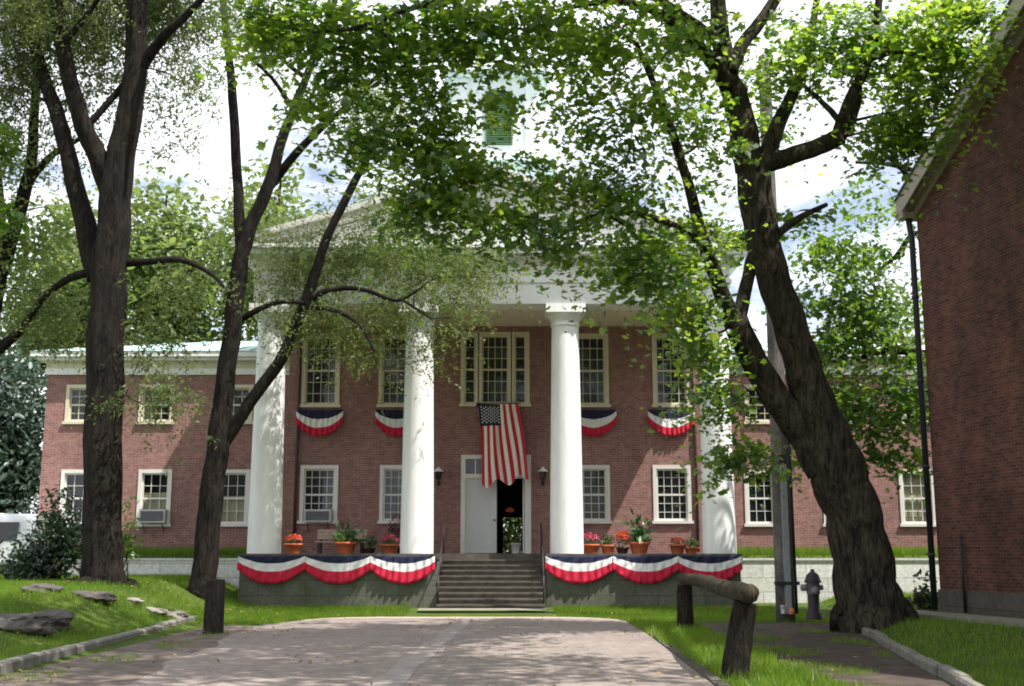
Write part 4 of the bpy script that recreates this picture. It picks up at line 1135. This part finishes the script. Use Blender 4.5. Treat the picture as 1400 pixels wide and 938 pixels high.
YV = 35.0; vx1 = X(46, 740, YV); vz = float(hgt(vx1 - 1.5, YV)); vt = Z(702, YV)
t = thing('parked_van', 'white van parked by the courthouse corner, mostly behind a dark shrub', 'van', (vx1 - 1.2, YV + 1, vz))
m = MB()
v = []
for (y_, z_) in ((YV, vz + 0.35), (YV, vz + 1.0), (YV + 0.18, vt - 0.15), (YV + 0.35, vt), (YV + 4.2, vt), (YV + 4.5, vt - 0.3), (YV + 4.5, vz + 0.35)):
    v.append((y_, z_))
n_ = len(v); vv = [(vx1, a_, b_) for a_, b_ in v] + [(vx1 - 2.0, a_, b_) for a_, b_ in v]
m.add(vv, [tuple(range(n_)), tuple(range(2 * n_ - 1, n_ - 1, -1))] + [(i, (i + 1) % n_, n_ + (i + 1) % n_, n_ + i) for i in range(n_)])
o = m.build('body', CARW, t); bv = o.modifiers.new('bevel', 'BEVEL'); bv.width = 0.08; bv.segments = 3
m = MB(); m.add([(vx1 - 0.85, YV + 0.02, vz + 1.05), (vx1 - 1.85, YV + 0.02, vz + 1.05), (vx1 - 1.8, YV + 0.13, vt - 0.25), (vx1 - 0.85, YV + 0.13, vt - 0.25)], [(0, 1, 2, 3)]); 
for q in range(4): m.v[q] = (m.v[q][0] + 0.35, m.v[q][1] - 0.035, m.v[q][2])
m.build('rear_window', GLASS, t)
for yy in (YV + 0.9, YV + 3.6):
    m = MB(); m.cyl((vx1 + 0.02, yy, vz + 0.34), (vx1 - 0.22, yy, vz + 0.34), 0.34, 20); m.build('wheel', TYRE, t)

# ------------------------------------------------------------------ trees
def addcrown(t, V_, F_, mat): return np_mesh('crown', V_, F_, F_.shape[1], mat, t)
def join(*vf):
    V_ = []; F_ = []; o = 0
    for v, f in vf: V_.append(v); F_.append(f + o); o += len(v)
    return np.vstack(V_), np.vstack(F_)

# -- thick forked tree on the left lawn
YA = 28.0
T_ = Tree()
T_.limb([(140, 826, 109.2), (141, 812, 76.4), (142, 790, 59.1), (141, 740, 51), (141, 650, 48.2), (143, 520, 47.3), (147, 400, 45.5), (154, 310, 42.8), (160, 240, 38.2), (174, 170, 33.7), (185, 100, 30), (188, 0, 26.4), (190, -120, 20), (205, -260, 10.9)], YA, YA - 0.6, n=26, flute=0.07, rough=0.03)
T_.limb([(156, 300, 26), (150, 258, 32), (136, 220, 28), (114, 172, 24), (96, 110, 21), (82, 40, 19), (72, -60, 14), (58, -220, 7)], YA, YA - 2)
T_.limb([(138, 380, 36), (121, 322, 30), (100, 240, 24), (81, 165, 21), (62, 112, 18), (40, 40, 14), (10, -50, 8)], YA, YA + 1.5)
T_.limb([(116, 176, 11), (150, 138, 9), (172, 112, 9), (196, 84, 8)], YA - 0.5, YA - 0.3, n=8)
T_.limb([(190, 95, 20), (212, 66, 15), (228, 46, 13), (262, 14, 10), (310, -40, 6)], YA - 0.4, YA - 2, n=8)
T_.limb([(158, 360, 14), (200, 358, 10), (246, 355, 9), (285, 372, 6), (306, 392, 4)], YA, YA - 1, n=8)
T_.limb([(122, 372, 13), (92, 382, 11), (62, 405, 8), (30, 450, 5)], YA, YA + 1, n=8)
T_.limb([(84, 60, 10), (120, 20, 8), (150, -30, 5)], YA - 1.3, YA - 2.5, n=8)
C, K = clusters([(60, 40, 29.6, 90, 60, 0.9, 40), (150, 20, 29.6, 90, 50, 0.9, 34), (250, 30, 29, 70, 40, 0.9, 22), (15, 140, 29.6, 50, 80, 0.8, 26), (130, 110, 29.2, 45, 45, 0.6, 11), (240, 125, 28.8, 55, 40, 0.8, 6), (235, 190, 28.5, 30, 26, 0.6, 2),
                 (120, -90, 28, 220, 90, 3, 80), (0, -40, 28, 120, 80, 3, 30), (60, 420, 29, 60, 40, 0.7, 8), (200, 555, 27.2, 40, 34, 0.3, 5), (255, 390, 28.5, 60, 35, 0.8, 6), (210, 440, 28.4, 40, 60, 0.7, 4), (100, 210, 29.2, 36, 40, 0.5, 3), (70, 15, 26.5, 70, 25, 0.6, 9)])
T_.twigs(C[::3], 0.03)
t = thing('forked_tree', 'thick dark tree forking high above the lawn, trunk furrowed and sunlit at its base', 'tree', tuple(at(142, 812, YA)))
T_.mb.build('trunk', BARK_A, t)
P, N, S_, TT = strands(np.repeat(C, 20, axis=0) + rng.normal(size=(len(C) * 20, 3)) * 0.40, 0.8, 14, 0.05, 0.125)
addcrown(t, *leaves(P, N, S_, SLIM_T, TT), FINE2)

# -- tree whose trunk stands out of frame at the far left
YZ = 30.0
T_ = Tree()
T_.limb([(-70, 822, 46), (-55, 650, 38), (-30, 500, 32), (-8, 400, 26), (8, 345, 22), (26, 290, 19), (42, 225, 15), (48, 140, 12), (52, 40, 8)], YZ, n=14)
T_.limb([(22, 300, 13), (36, 258, 11), (56, 228, 10), (78, 207, 9), (112, 188, 6)], YZ, YZ - 0.5, n=8)
T_.limb([(-28, 500, 20), (5, 472, 15), (34, 444, 12), (58, 408, 10), (86, 385, 8), (108, 372, 5)], YZ, YZ - 0.3, n=8)
T_.limb([(-10, 405, 16), (2, 330, 12), (0, 260, 9), (-12, 160, 6)], YZ, YZ + 1, n=8)
C, K = clusters([(10, 330, 30, 60, 60, 1.5, 30), (60, 350, 31, 50, 70, 1.5, 34), (30, 430, 30.5, 60, 40, 1.2, 26), (10, 210, 29.5, 60, 50, 1.5, 22), (-60, 300, 30, 80, 140, 3, 50)])
T_.twigs(C[::3], 0.03)
t = thing('slender_tree', 'slender tree with bent limbs leaning in at the left photo edge', 'tree', tuple(at(-70, 815, YZ)))
T_.mb.build('trunk', BARK_B, t)
P, N, S_ = sprays(C, 34, 0.40, 0.5, 0.7, 0.13)
addcrown(t, *leaves(P, N, S_, OVAL_T), BGL)
# bright near leaves at the left edge: a low branch of that tree
C, K = clusters([(6, 190, 28.2, 16, 36, 0.3, 8), (8, 295, 28.2, 14, 20, 0.3, 6)])
P, N, S_ = sprays(C, 26, 0.24, 0.5, 0.7, 0.16)
V_, F_ = leaves(P, N, S_, MAPLE_T); o = np_mesh('crown', V_, F_, 5, BRIGHT, t)

# -- slim dark tree in front of the wing
YB = 31.0
T_ = Tree()
T_.limb([(274, 816, 46), (277, 800, 37), (283, 740, 33), (290, 670, 31), (298, 610, 29), (306, 540, 26), (318, 450, 24), (326, 380, 24), (335, 332, 20), (350, 292, 18), (368, 252, 17), (385, 192, 14), (404, 142, 12), (420, 102, 10), (440, 48, 8), (470, -30, 6)], YB, YB - 0.6, n=16, flute=0.04)
T_.limb([(302, 612, 20), (330, 568, 18), (356, 530, 17), (385, 490, 16), (414, 422, 15), (430, 378, 14), (446, 328, 12), (480, 258, 11), (520, 182, 9), (546, 126, 6)], YB, YB - 1.5)
T_.limb([(331, 362, 15), (329, 330, 16), (326, 275, 14), (322, 200, 13), (317, 120, 12), (311, 60, 10), (304, -10, 9), (296, -120, 5)], YB, YB + 0.5)
T_.limb([(368, 256, 14), (395, 222, 12), (424, 190, 10), (470, 148, 7), (520, 100, 5)], YB, YB - 1.5, n=8)
T_.limb([(396, 142, 8), (376, 112, 6), (352, 88, 5), (330, 76, 3)], YB - 0.6, YB - 1, n=6)
T_.limb([(420, 108, 8), (398, 92, 6), (378, 74, 4)], YB - 0.6, YB - 1, n=6)
T_.limb([(428, 408, 9), (446, 398, 8), (476, 394, 7), (504, 398, 6), (530, 408, 5), (548, 410, 5), (575, 394, 3)], YB - 0.9, YB - 1.6, n=8)
T_.limb([(548, 409, 4), (566, 420, 4), (590, 436, 3)], YB - 1.6, YB - 1.7, n=6)
T_.limb([(330, 436, 9), (356, 422, 8), (384, 413, 7), (418, 414, 5)], YB, YB - 0.7, n=8)
T_.limb([(426, 420, 7), (456, 424, 6), (484, 438, 5), (500, 456, 4), (512, 480, 3)], YB - 0.9, YB - 1.3, n=8)
C, K = clusters([(470, 350, 31.2, 80, 34, 0.6, 26), (560, 345, 31.0, 70, 34, 0.6, 28), (635, 375, 30.8, 50, 40, 0.6, 22), (540, 420, 30.8, 60, 30, 0.5, 18), (450, 440, 30.9, 60, 34, 0.5, 18), (380, 400, 31.5, 50, 50, 0.5, 12), (500, 480, 30.6, 40, 26, 0.3, 7),
                 (585, 490, 30.6, 22, 46, 0.3, 5), (350, 340, 31.7, 46, 50, 0.5, 8), (420, 320, 31.5, 50, 36, 0.5, 8), (530, 300, 31, 40, 36, 0.5, 5), (490, 130, 30.2, 50, 60, 0.7, 18), (540, 170, 30, 40, 50, 0.6, 12),
                 (400, 60, 31, 70, 50, 1.0, 12), (330, 40, 31.8, 60, 40, 0.8, 10), (270, 80, 31.5, 40, 40, 0.8, 5), (390, -60, 30.5, 160, 70, 2.0, 40), (600, 420, 29.5, 40, 30, 0.3, 6)])
T_.twigs(C[::3], 0.022)
t = thing('slim_tree', 'slim dark tree splitting low into two limbs before the wing and porch', 'tree', tuple(at(276, 806, YB)))
T_.mb.build('trunk', BARK_B, t)
P, N, S_, TT = strands(np.repeat(C, 15, axis=0) + rng.normal(size=(len(C) * 15, 3)) * 0.36, 0.75, 14, 0.05, 0.105)
addcrown(t, *leaves(P, N, S_, SLIM_T, TT), FINE)

# -- big leaning maple
YM = 24.5
T_ = Tree()
T_.limb([(1195, 860, 122), (1193, 846, 101), (1188, 820, 87), (1180, 765, 79), (1168, 705, 74), (1150, 655, 76), (1136, 615, 72), (1124, 575, 58), (1110, 540, 54), (1094, 490, 49), (1078, 440, 46), (1058, 385, 45), (1044, 335, 45), (1034, 280, 45), (1028, 225, 44)], YM, YM - 1.0, n=26, flute=0.045, rough=0.025)
T_.limb([(1128, 640, 56), (1104, 602, 46), (1082, 572, 42), (1062, 544, 40), (1040, 508, 37), (1020, 470, 35), (1006, 438, 33)], YM - 0.2, YM - 0.9, n=18, rough=0.03)
T_.limb([(1006, 446, 26), (990, 408, 23), (976, 370, 20), (962, 330, 18), (946, 270, 15), (925, 200, 13), (900, 130, 10), (870, 60, 7)], YM - 0.9, YM - 4, n=10)
T_.limb([(1006, 446, 22), (1018, 405, 19), (1026, 362, 17), (1032, 330, 14), (1020, 270, 9), (1000, 200, 6)], YM - 0.9, YM + 0.5, n=10)
T_.limb([(1026, 232, 40), (1016, 180, 38), (1006, 135, 35), (994, 104, 31), (985, 50, 25), (980, -30, 20), (990, -150, 12)], YM - 1.0, YM - 2, n=14)
T_.limb([(996, 116, 26), (970, 80, 21), (942, 50, 17), (905, 20, 13), (850, 2, 10), (780, 10, 7), (720, 30, 5)], YM - 1.6, YM - 5, n=10)
T_.limb([(998, 100, 20), (1014, 62, 18), (1036, 34, 17), (1062, -4, 15), (1100, -80, 10)], YM - 1.6, YM - 1, n=10)
T_.limb([(1034, 228, 30), (1062, 219, 26), (1094, 209, 24), (1124, 199, 24), (1150, 186, 25)], YM - 1.0, YM - 1.2, n=10)
T_.limb([(1146, 188, 20), (1152, 162, 17), (1168, 124, 15), (1186, 86, 14), (1198, 40, 12), (1204, -40, 8)], YM - 1.2, YM - 1.5, n=8)
T_.limb([(1150, 188, 16), (1162, 166, 14), (1172, 140, 12), (1174, 110, 9), (1166, 60, 7)], YM - 1.2, YM - 0.4, n=8)
T_.limb([(1150, 168, 10), (1134, 150, 8), (1118, 134, 7), (1100, 118, 6)], YM - 1.2, YM - 0.9, n=8)
T_.limb([(1048, 222, 28), (1058, 184, 23), (1072, 152, 19), (1090, 112, 16), (1106, 60, 12), (1120, -20, 8)], YM - 1.0, YM - 0.2, n=10)
T_.limb([(960, 330, 12), (900, 300, 10), (840, 290, 8), (770, 310, 6)], YM - 2.2, YM - 4.5, n=8)
T_.limb([(985, 60, 18), (930, 20, 15), (850, -30, 12), (740, -40, 10), (600, 0, 8), (480, 40, 6)], YM - 1.9, YM - 7.5, n=8)
T_.limb([(1044, 335, 14), (1090, 300, 10), (1130, 280, 6)], YM - 1, YM - 0.4, n=8)
T_.limb([(1190, 80, 10), (1230, 70, 8), (1276, 84, 5)], YM - 1.4, YM - 2.5, n=8)
spec = [(665, 150, 19.5, 60, 50, 0.6, 6), (620, 40, 18.5, 80, 50, 1.2, 25), (720, 40, 19, 80, 46, 1.4, 26), (830, 45, 20, 80, 50, 1.5, 25), (930, 60, 22, 70, 60, 1.8, 22), (560, 110, 18.2, 40, 60, 0.8, 15),
        (600, 200, 19, 55, 45, 0.8, 24), (590, 275, 19.2, 55, 45, 0.7, 26), (650, 230, 19.5, 30, 26, 0.6, 7), (680, 300, 19.5, 60, 40, 0.7, 15), (760, 330, 20, 50, 36, 0.7, 13), (740, 250, 20, 60, 40, 0.8, 13),
        (830, 260, 20.5, 70, 60, 1.0, 24), (850, 160, 20.5, 70, 55, 1.0, 18), (790, 150, 20.5, 45, 40, 1.0, 6), (880, 345, 21, 70, 40, 0.8, 24), (860, 385, 21, 26, 20, 0.4, 5), (950, 300, 22.5, 50, 70, 0.9, 17), (955, 180, 22.5, 50, 60, 0.9, 15),
        (925, 380, 22, 40, 24, 0.6, 9), (930, 430, 23, 44, 26, 0.6, 13), (965, 480, 23.6, 36, 45, 0.5, 14), (985, 565, 24.4, 40, 40, 0.4, 11), (1010, 622, 24.9, 56, 26, 0.4, 15), (968, 530, 23.3, 24, 40, 0.4, 5),
        (1060, 90, 23.5, 60, 60, 1.2, 17), (1130, 60, 23.5, 70, 60, 1.4, 26), (1210, 50, 23.2, 70, 60, 1.4, 28), (1290, 60, 22.5, 60, 60, 1.2, 26), (1250, 150, 22.8, 60, 50, 1.0, 26), (1200, 190, 23, 40, 36, 0.8, 12), (1288, 70, 22, 40, 40, 0.6, 14), (1246, 166, 22.3, 30, 38, 0.4, 12),
        (1062, 170, 25.2, 30, 30, 0.4, 6), (1000, 330, 24.6, 24, 40, 0.3, 5), (1090, 290, 24.3, 36, 22, 0.5, 6), (380, 32, 18, 90, 40, 1.0, 26), (490, 45, 18, 70, 46, 1.0, 20), (440, 130, 18.3, 40, 40, 0.8, 10), (500, 190, 18.6, 44, 40, 0.6, 13), (1325, 6, 22, 34, 26, 0.6, 10)]
spec = [(a_, b_, c_, d_, e_, f_, int(n_ * (1.3 if b_ < 130 else 1.15))) for (a_, b_, c_, d_, e_, f_, n_) in spec]
C1, K = clusters(spec)
K2 = in_ball(430, 2.2) * np.array([7.5, 7.0, 3.2]) + np.array([5.0, 18.0, 14.4])       # unseen upper crown, filled out above the frame to shade the drive
K3 = in_ball(170, 2.2) * np.array([4.5, 5.0, 2.0]) + np.array([-3.0, 15.5, 12.4])  # more unseen sprays, added to throw shade on the left lawn
K4 = in_ball(150, 2.2) * np.array([5.0, 3.5, 2.4]) + np.array([5.0, 12.0, 13.4])  # leaves added out of view to shade the near part of the drive
K2 = np.vstack([K2, K3])
ok = np.array([(2.75 + q[1] * 0.505) < q[2] and q[0] < 7.0 for q in K2]); K4 = np.array([q for q in K4 if q[2] > 2.9 + 0.505 * q[1]])
K2 = np.vstack([K2[ok], K4])
C = np.vstack([C1, K2])
T_.twigs(K[1:], 0.05); T_.twigs(C1[8::2], 0.026); T_.twigs(K2[::5], 0.04)
t = thing('maple_tree', 'huge leaning maple with sunlit streaks on its limbs and leaves overhanging the drive', 'tree', tuple(at(1190, 846, YM)))
T_.mb.build('trunk', BARK_C, t)
P, N, S_ = sprays(C1, 46, 0.33, 0.26, 0.42, 0.128)
P2, N2, S2 = sprays(K2, 30, 0.45, 0.32, 0.55, 0.20)
addcrown(t, *join(leaves(P, N, S_, MAPLE_T), leaves(P2, N2, S2, MAPLE_T)), MAPLE)

# -- young tree at the corner of the brick house
YD = 30.5
T_ = Tree()
T_.limb([(1330, 845, 30), (1318, 700, 26), (1300, 560, 22), (1288, 440, 18), (1270, 330, 14), (1240, 240, 9), (1200, 205, 5)], YD + 1, YD, n=10)
T_.limb([(1296, 490, 14), (1250, 482, 11), (1205, 480, 9), (1170, 492, 6)], YD, YD - 0.6, n=8)
T_.limb([(1280, 400, 12), (1255, 320, 9), (1225, 350, 6), (1195, 375, 4)], YD, YD - 0.4, n=8)
T_.limb([(1262, 300, 10), (1255, 240, 8), (1215, 225, 6), (1170, 222, 4)], YD, YD - 0.3, n=8)
C, K = clusters([(1150, 400, 30, 60, 50, 0.9, 30), (1130, 480, 29.8, 50, 50, 0.8, 28), (1200, 440, 30, 60, 50, 0.9, 30), (1210, 540, 30, 66, 50, 0.9, 38), (1150, 580, 29.8, 56, 44, 0.7, 26), (1220, 610, 30, 46, 34, 0.6, 16), (1170, 340, 30, 60, 40, 0.8, 18), (1250, 500, 30.4, 36, 50, 0.8, 14),
                 (1120, 350, 30, 34, 40, 0.7, 12), (1190, 270, 30, 40, 30, 0.6, 8), (1240, 390, 30.3, 30, 40, 0.6, 7), (1110, 620, 29.9, 30, 20, 0.5, 8), (1090, 430, 30, 20, 60, 0.5, 8), (1230, 320, 30.3, 30, 26, 0.5, 4)])
T_.twigs(C[::2], 0.022)
t = thing('young_tree', 'bright green young tree filling the gap between utility pole and brick house', 'tree', tuple(at(1330, 838, YD + 1)))
T_.mb.build('trunk', BARK_B, t)
P, N, S_ = sprays(C, 30, 0.36, 0.4, 0.6, 0.155)
addcrown(t, *leaves(P, N, S_, MAPLE_T), BRIGHT)

# -- trees behind the courthouse
def bgtree(px, pytop, pybot, Y, wpx, label, mat, n, name='broadleaf_tree', leaf=0.38, per=26):
    s = px2m(pytop, Y); top = at(px, pytop, Y); bot = at(px, pybot, Y)
    H_ = top[2]; base = np.array([top[0], Y, 1.4])
    T_ = Tree(); r = wpx * s / 2
    T_.skel = []
    pts = catmull([base, base + np.array([0.3, 0, H_ * 0.3]), np.array([top[0] - 0.3, Y, H_ * 0.6]), top - np.array([0, 0, 1.0])], 4)
    rr = list(np.linspace(0.45, 0.06, len(pts))); T_.mb.tube(pts, rr, 10, 0, True, 0.1, 0.04)
    T_.skel = [np.append(p, q) for p, q in zip(pts, rr)]
    cz = (top[2] + bot[2]) / 2; hz_ = (top[2] - bot[2]) / 2
    lobes = in_ball(9, 1.8) * np.array([r * 0.62, r * 0.6, hz_ * 0.62]) + np.array([top[0], Y, cz])
    lobes = np.vstack([lobes, [[top[0], Y, top[2] - hz_ * 0.35]]])
    q = np.vstack([in_ball(n // 10, 4) * np.array([r * 0.46, r * 0.46, hz_ * 0.4]) + l for l in lobes])
    T_.twigs(lobes, 0.08); T_.twigs(q[::6], 0.04)
    t = thing(name, label, 'tree', tuple(base), 'trees behind the courthouse')
    T_.mb.build('trunk', BARK_B, t)
    P, N, S_ = sprays(q, per, 0.8, 0.5, 0.65, leaf)
    addcrown(t, *leaves(P, N, S_, OVAL_T), mat)
bgtree(230, 238, 600, 58, 210, 'broad green tree behind the wing roof, seen between the two dark trunks', BGL, 420)
bgtree(385, 222, 600, 62, 260, 'broad green tree behind the wing roof, beyond the slim forking trunk', BGL, 440)
bgtree(520, 225, 560, 66, 120, 'yellowish tree crown peeping up where the pediment starts to rise', BGL, 220)
bgtree(95, 270, 620, 60, 170, 'green tree behind the wing end, beyond the thick forked trunk', BGL, 380)
bgtree(18, 470, 740, 48, 110, 'blue-green tree past the brick wing, above the white van', BLUEL, 320, 'bluish_tree', 0.3)
bgtree(-60, 330, 740, 55, 170, 'dark blue-green tree cut by the photo edge above the van', BLUEL, 260, 'bluish_tree', 0.3)
bgtree(1190, 400, 700, 66, 200, 'broad green tree beyond the far wing roof, behind the bright young tree', BGL, 260)
# shrub seen through the hall's back door
t = thing('garden_shrub', 'sunny green shrub seen through the dark hall doorway', 'shrub', (0.2, 51.5, 1.5))
q = in_ball(300, 2.8) * np.array([2.4, 0.9, 1.9]) + np.array([0.1, 51.5, 3.0]); P, N, S_ = sprays(q, 26, 0.3, 0.7, 0.8, 0.2)
V_, F_ = leaves(P, N, S_, OVAL_T); np_mesh('foliage', V_, F_, 4, BGL, t)
m = MB(); m.tube([(0.2, 51.5, 1.4), (0.15, 51.5, 2.6)], [0.06, 0.03], 8); m.build('stem', BARK_B, t)

def shrub(cl, label, mat, size, per, spread, name='shrub', stemY=None, tmpl=OVAL_T, cat='shrub'):
    C, K = clusters(cl); c0 = np.array(K).mean(axis=0); z0 = float(hgt(c0[0], c0[1]))
    t = thing(name, label, cat, (c0[0], c0[1], z0))
    m = MB()
    for c in C[::3]:
        b = np.array([c0[0] + rng.normal() * 0.12, c0[1] + rng.normal() * 0.1, z0 - 0.05])
        m.tube(catmull([b, (b + c) / 2 + rng.normal(size=3) * 0.08, c], 3), [0.018] * 3 + [0.012] * 2 + [0.006] * 2, 5) if False else m.tube([b, (b + c) / 2 + rng.normal(size=3) * 0.06, c], [0.02, 0.013, 0.005], 5)
    m.build('stem', BARK_B, t)
    P, N, S_ = sprays(C, per, spread, 0.6, 0.8, size)
    V_, F_ = leaves(P, N, S_, tmpl); np_mesh('foliage', V_, F_, F_.shape[1], mat, t)
shrub([(65, 750, 29.5, 46, 44, 0.7, 40), (95, 720, 29.5, 30, 40, 0.5, 22), (40, 770, 29.3, 36, 30, 0.5, 18), (80, 695, 29.6, 18, 22, 0.3, 7)], 'dark leafy shrub against the thick forked trunk, hiding the white van', BUSH, 0.13, 40, 0.26)
shrub([(172, 742, 28.6, 12, 26, 0.2, 7), (176, 700, 28.6, 8, 20, 0.15, 3)], 'small yellow-green sapling on the sunny side of the thick trunk', BRIGHT, 0.12, 22, 0.13, 'sapling')
shrub([(1266, 808, 27.6, 18, 26, 0.25, 12)], 'small dark bush at the foot of the black downpipe', BUSH, 0.12, 30, 0.16, 'corner_bush')

# ------------------------------------------------------------------ grass
def scatter(n, x0, x1, y0, y1, keep):
    x = rng.uniform(x0, x1, n); y = rng.uniform(y0, y1, n); k = keep(x, y); return x[k], y[k]
def blades(x, y, hmin, hmax, wdt, z=None, lean=0.5):
    n = len(x); z = hgt(x, y) if z is None else z
    h = rng.uniform(hmin, hmax, n); a = rng.random(n) * 2 * math.pi; l = rng.random(n) * lean * h; b = rng.random(n) * 2 * math.pi
    dx, dy = np.cos(a) * wdt / 2, np.sin(a) * wdt / 2
    p0 = np.stack([x - dx, y - dy, z - 0.01], 1); p1 = np.stack([x + dx, y + dy, z - 0.01], 1)
    p2 = np.stack([x + np.cos(b) * l, y + np.sin(b) * l, z + h], 1)
    V_ = np.stack([p0, p1, p2], 1).reshape(-1, 3); F_ = np.arange(3 * n).reshape(-1, 3)
    return V_, F_
def patchy(x, y, k=0.75):
    f = np.sin(x * 1.9 + 1.3 * np.sin(y * 0.8)) * np.sin(y * 1.4 + 1.1 * np.cos(x * 0.9)) * 0.5 + 0.5
    return rng.random(len(x)) < (k + (1 - k) * f)
GS = []
x, y = scatter(80000, -15, -6.7, 14.5, 35.9, lambda x, y: (x < kerb_left(y) - 0.10) & (np.abs(x / y) < 0.46) & patchy(x, y, 0.5)); GS.append(blades(x, y, 0.05, 0.13, 0.016))
x, y = scatter(60000, -7.6, 7.5, 26.5, 33.0, lambda x, y: ((y > drive_far(x) + 0.45) | (x > 2.9) | (x < -6.2)) & ~((x > -2.7) & (x < 1.1) & (y > 29.8)) & ~((x > 3.75) & (x < kerb_right(y)) & (y < 27.6))); GS.append(blades(x, y, 0.05, 0.12, 0.016))
x, y = scatter(24000, 2.65, 3.95, 11, 28.5, lambda x, y: patchy(x, y, 0.25)); GS.append(blades(x, y, 0.05, 0.19, 0.018, lean=0.9))
x, y = scatter(46000, 4.9, 14, 13.5, 35.9, lambda x, y: (x > kerb_right(y) + 0.17) & (x < 9.0 + (27 - y) * 0.22 + np.where(y > 27.6, 6, 0)) & patchy(x, y, 0.6)); GS.append(blades(x, y, 0.05, 0.13, 0.016))
x, y = scatter(16000, 3.9, 6.4, 12, 25, lambda x, y: (x < kerb_right(y) - 0.1) & (np.sin(x * 2.3 + y) * np.sin(y * 1.1 - x) > 0.25)); GS.append(blades(x, y, 0.03, 0.09, 0.014))
x, y = scatter(5000, -6.9, -5.6, 12, 27, lambda x, y: np.sin(x * 3.3 + y) * np.sin(y * 1.3 - x) > 0.35); GS.append(blades(x, y, 0.03, 0.08, 0.014))
for xa_, xb_ in ((-16, PL0 - 0.1), (PR1 + 0.1, 14)):
    x, y = scatter(9000, xa_, xb_, 36.2, 37.9, lambda x, y: y > 0); GS.append(blades(x, y, 0.12, 0.34, 0.022))
V_, F_ = join(*GS)
o = np_mesh('grass', V_, F_, 3, GRASSM); o['kind'] = 'stuff'
# dry leaf litter near the left trunks
x, y = scatter(5200, -12, 9, 13, 33, lambda x, y: (np.sin(x * 1.7) * np.sin(y * 0.9 + x) > 0.1) & ((x < -5.8) | (rng.random(len(x)) < 0.35)) & ~((x > -2.8) & (x < 1.1) & (y > 30.5)))
P = np.stack([x, y, hgt(x, y) + np.where((x > -5.8) & (x < 6.0), 0.03, 0.06)], 1); V_, F_ = leaves(P, np.array([0, 0, 1.0]) + rng.normal(size=P.shape) * 0.3, 0.07 * (0.6 + 0.8 * rng.random(len(x))), OVAL_T)
o = np_mesh('dry_leaves', V_, F_, 4, DRYG); o['kind'] = 'stuff'
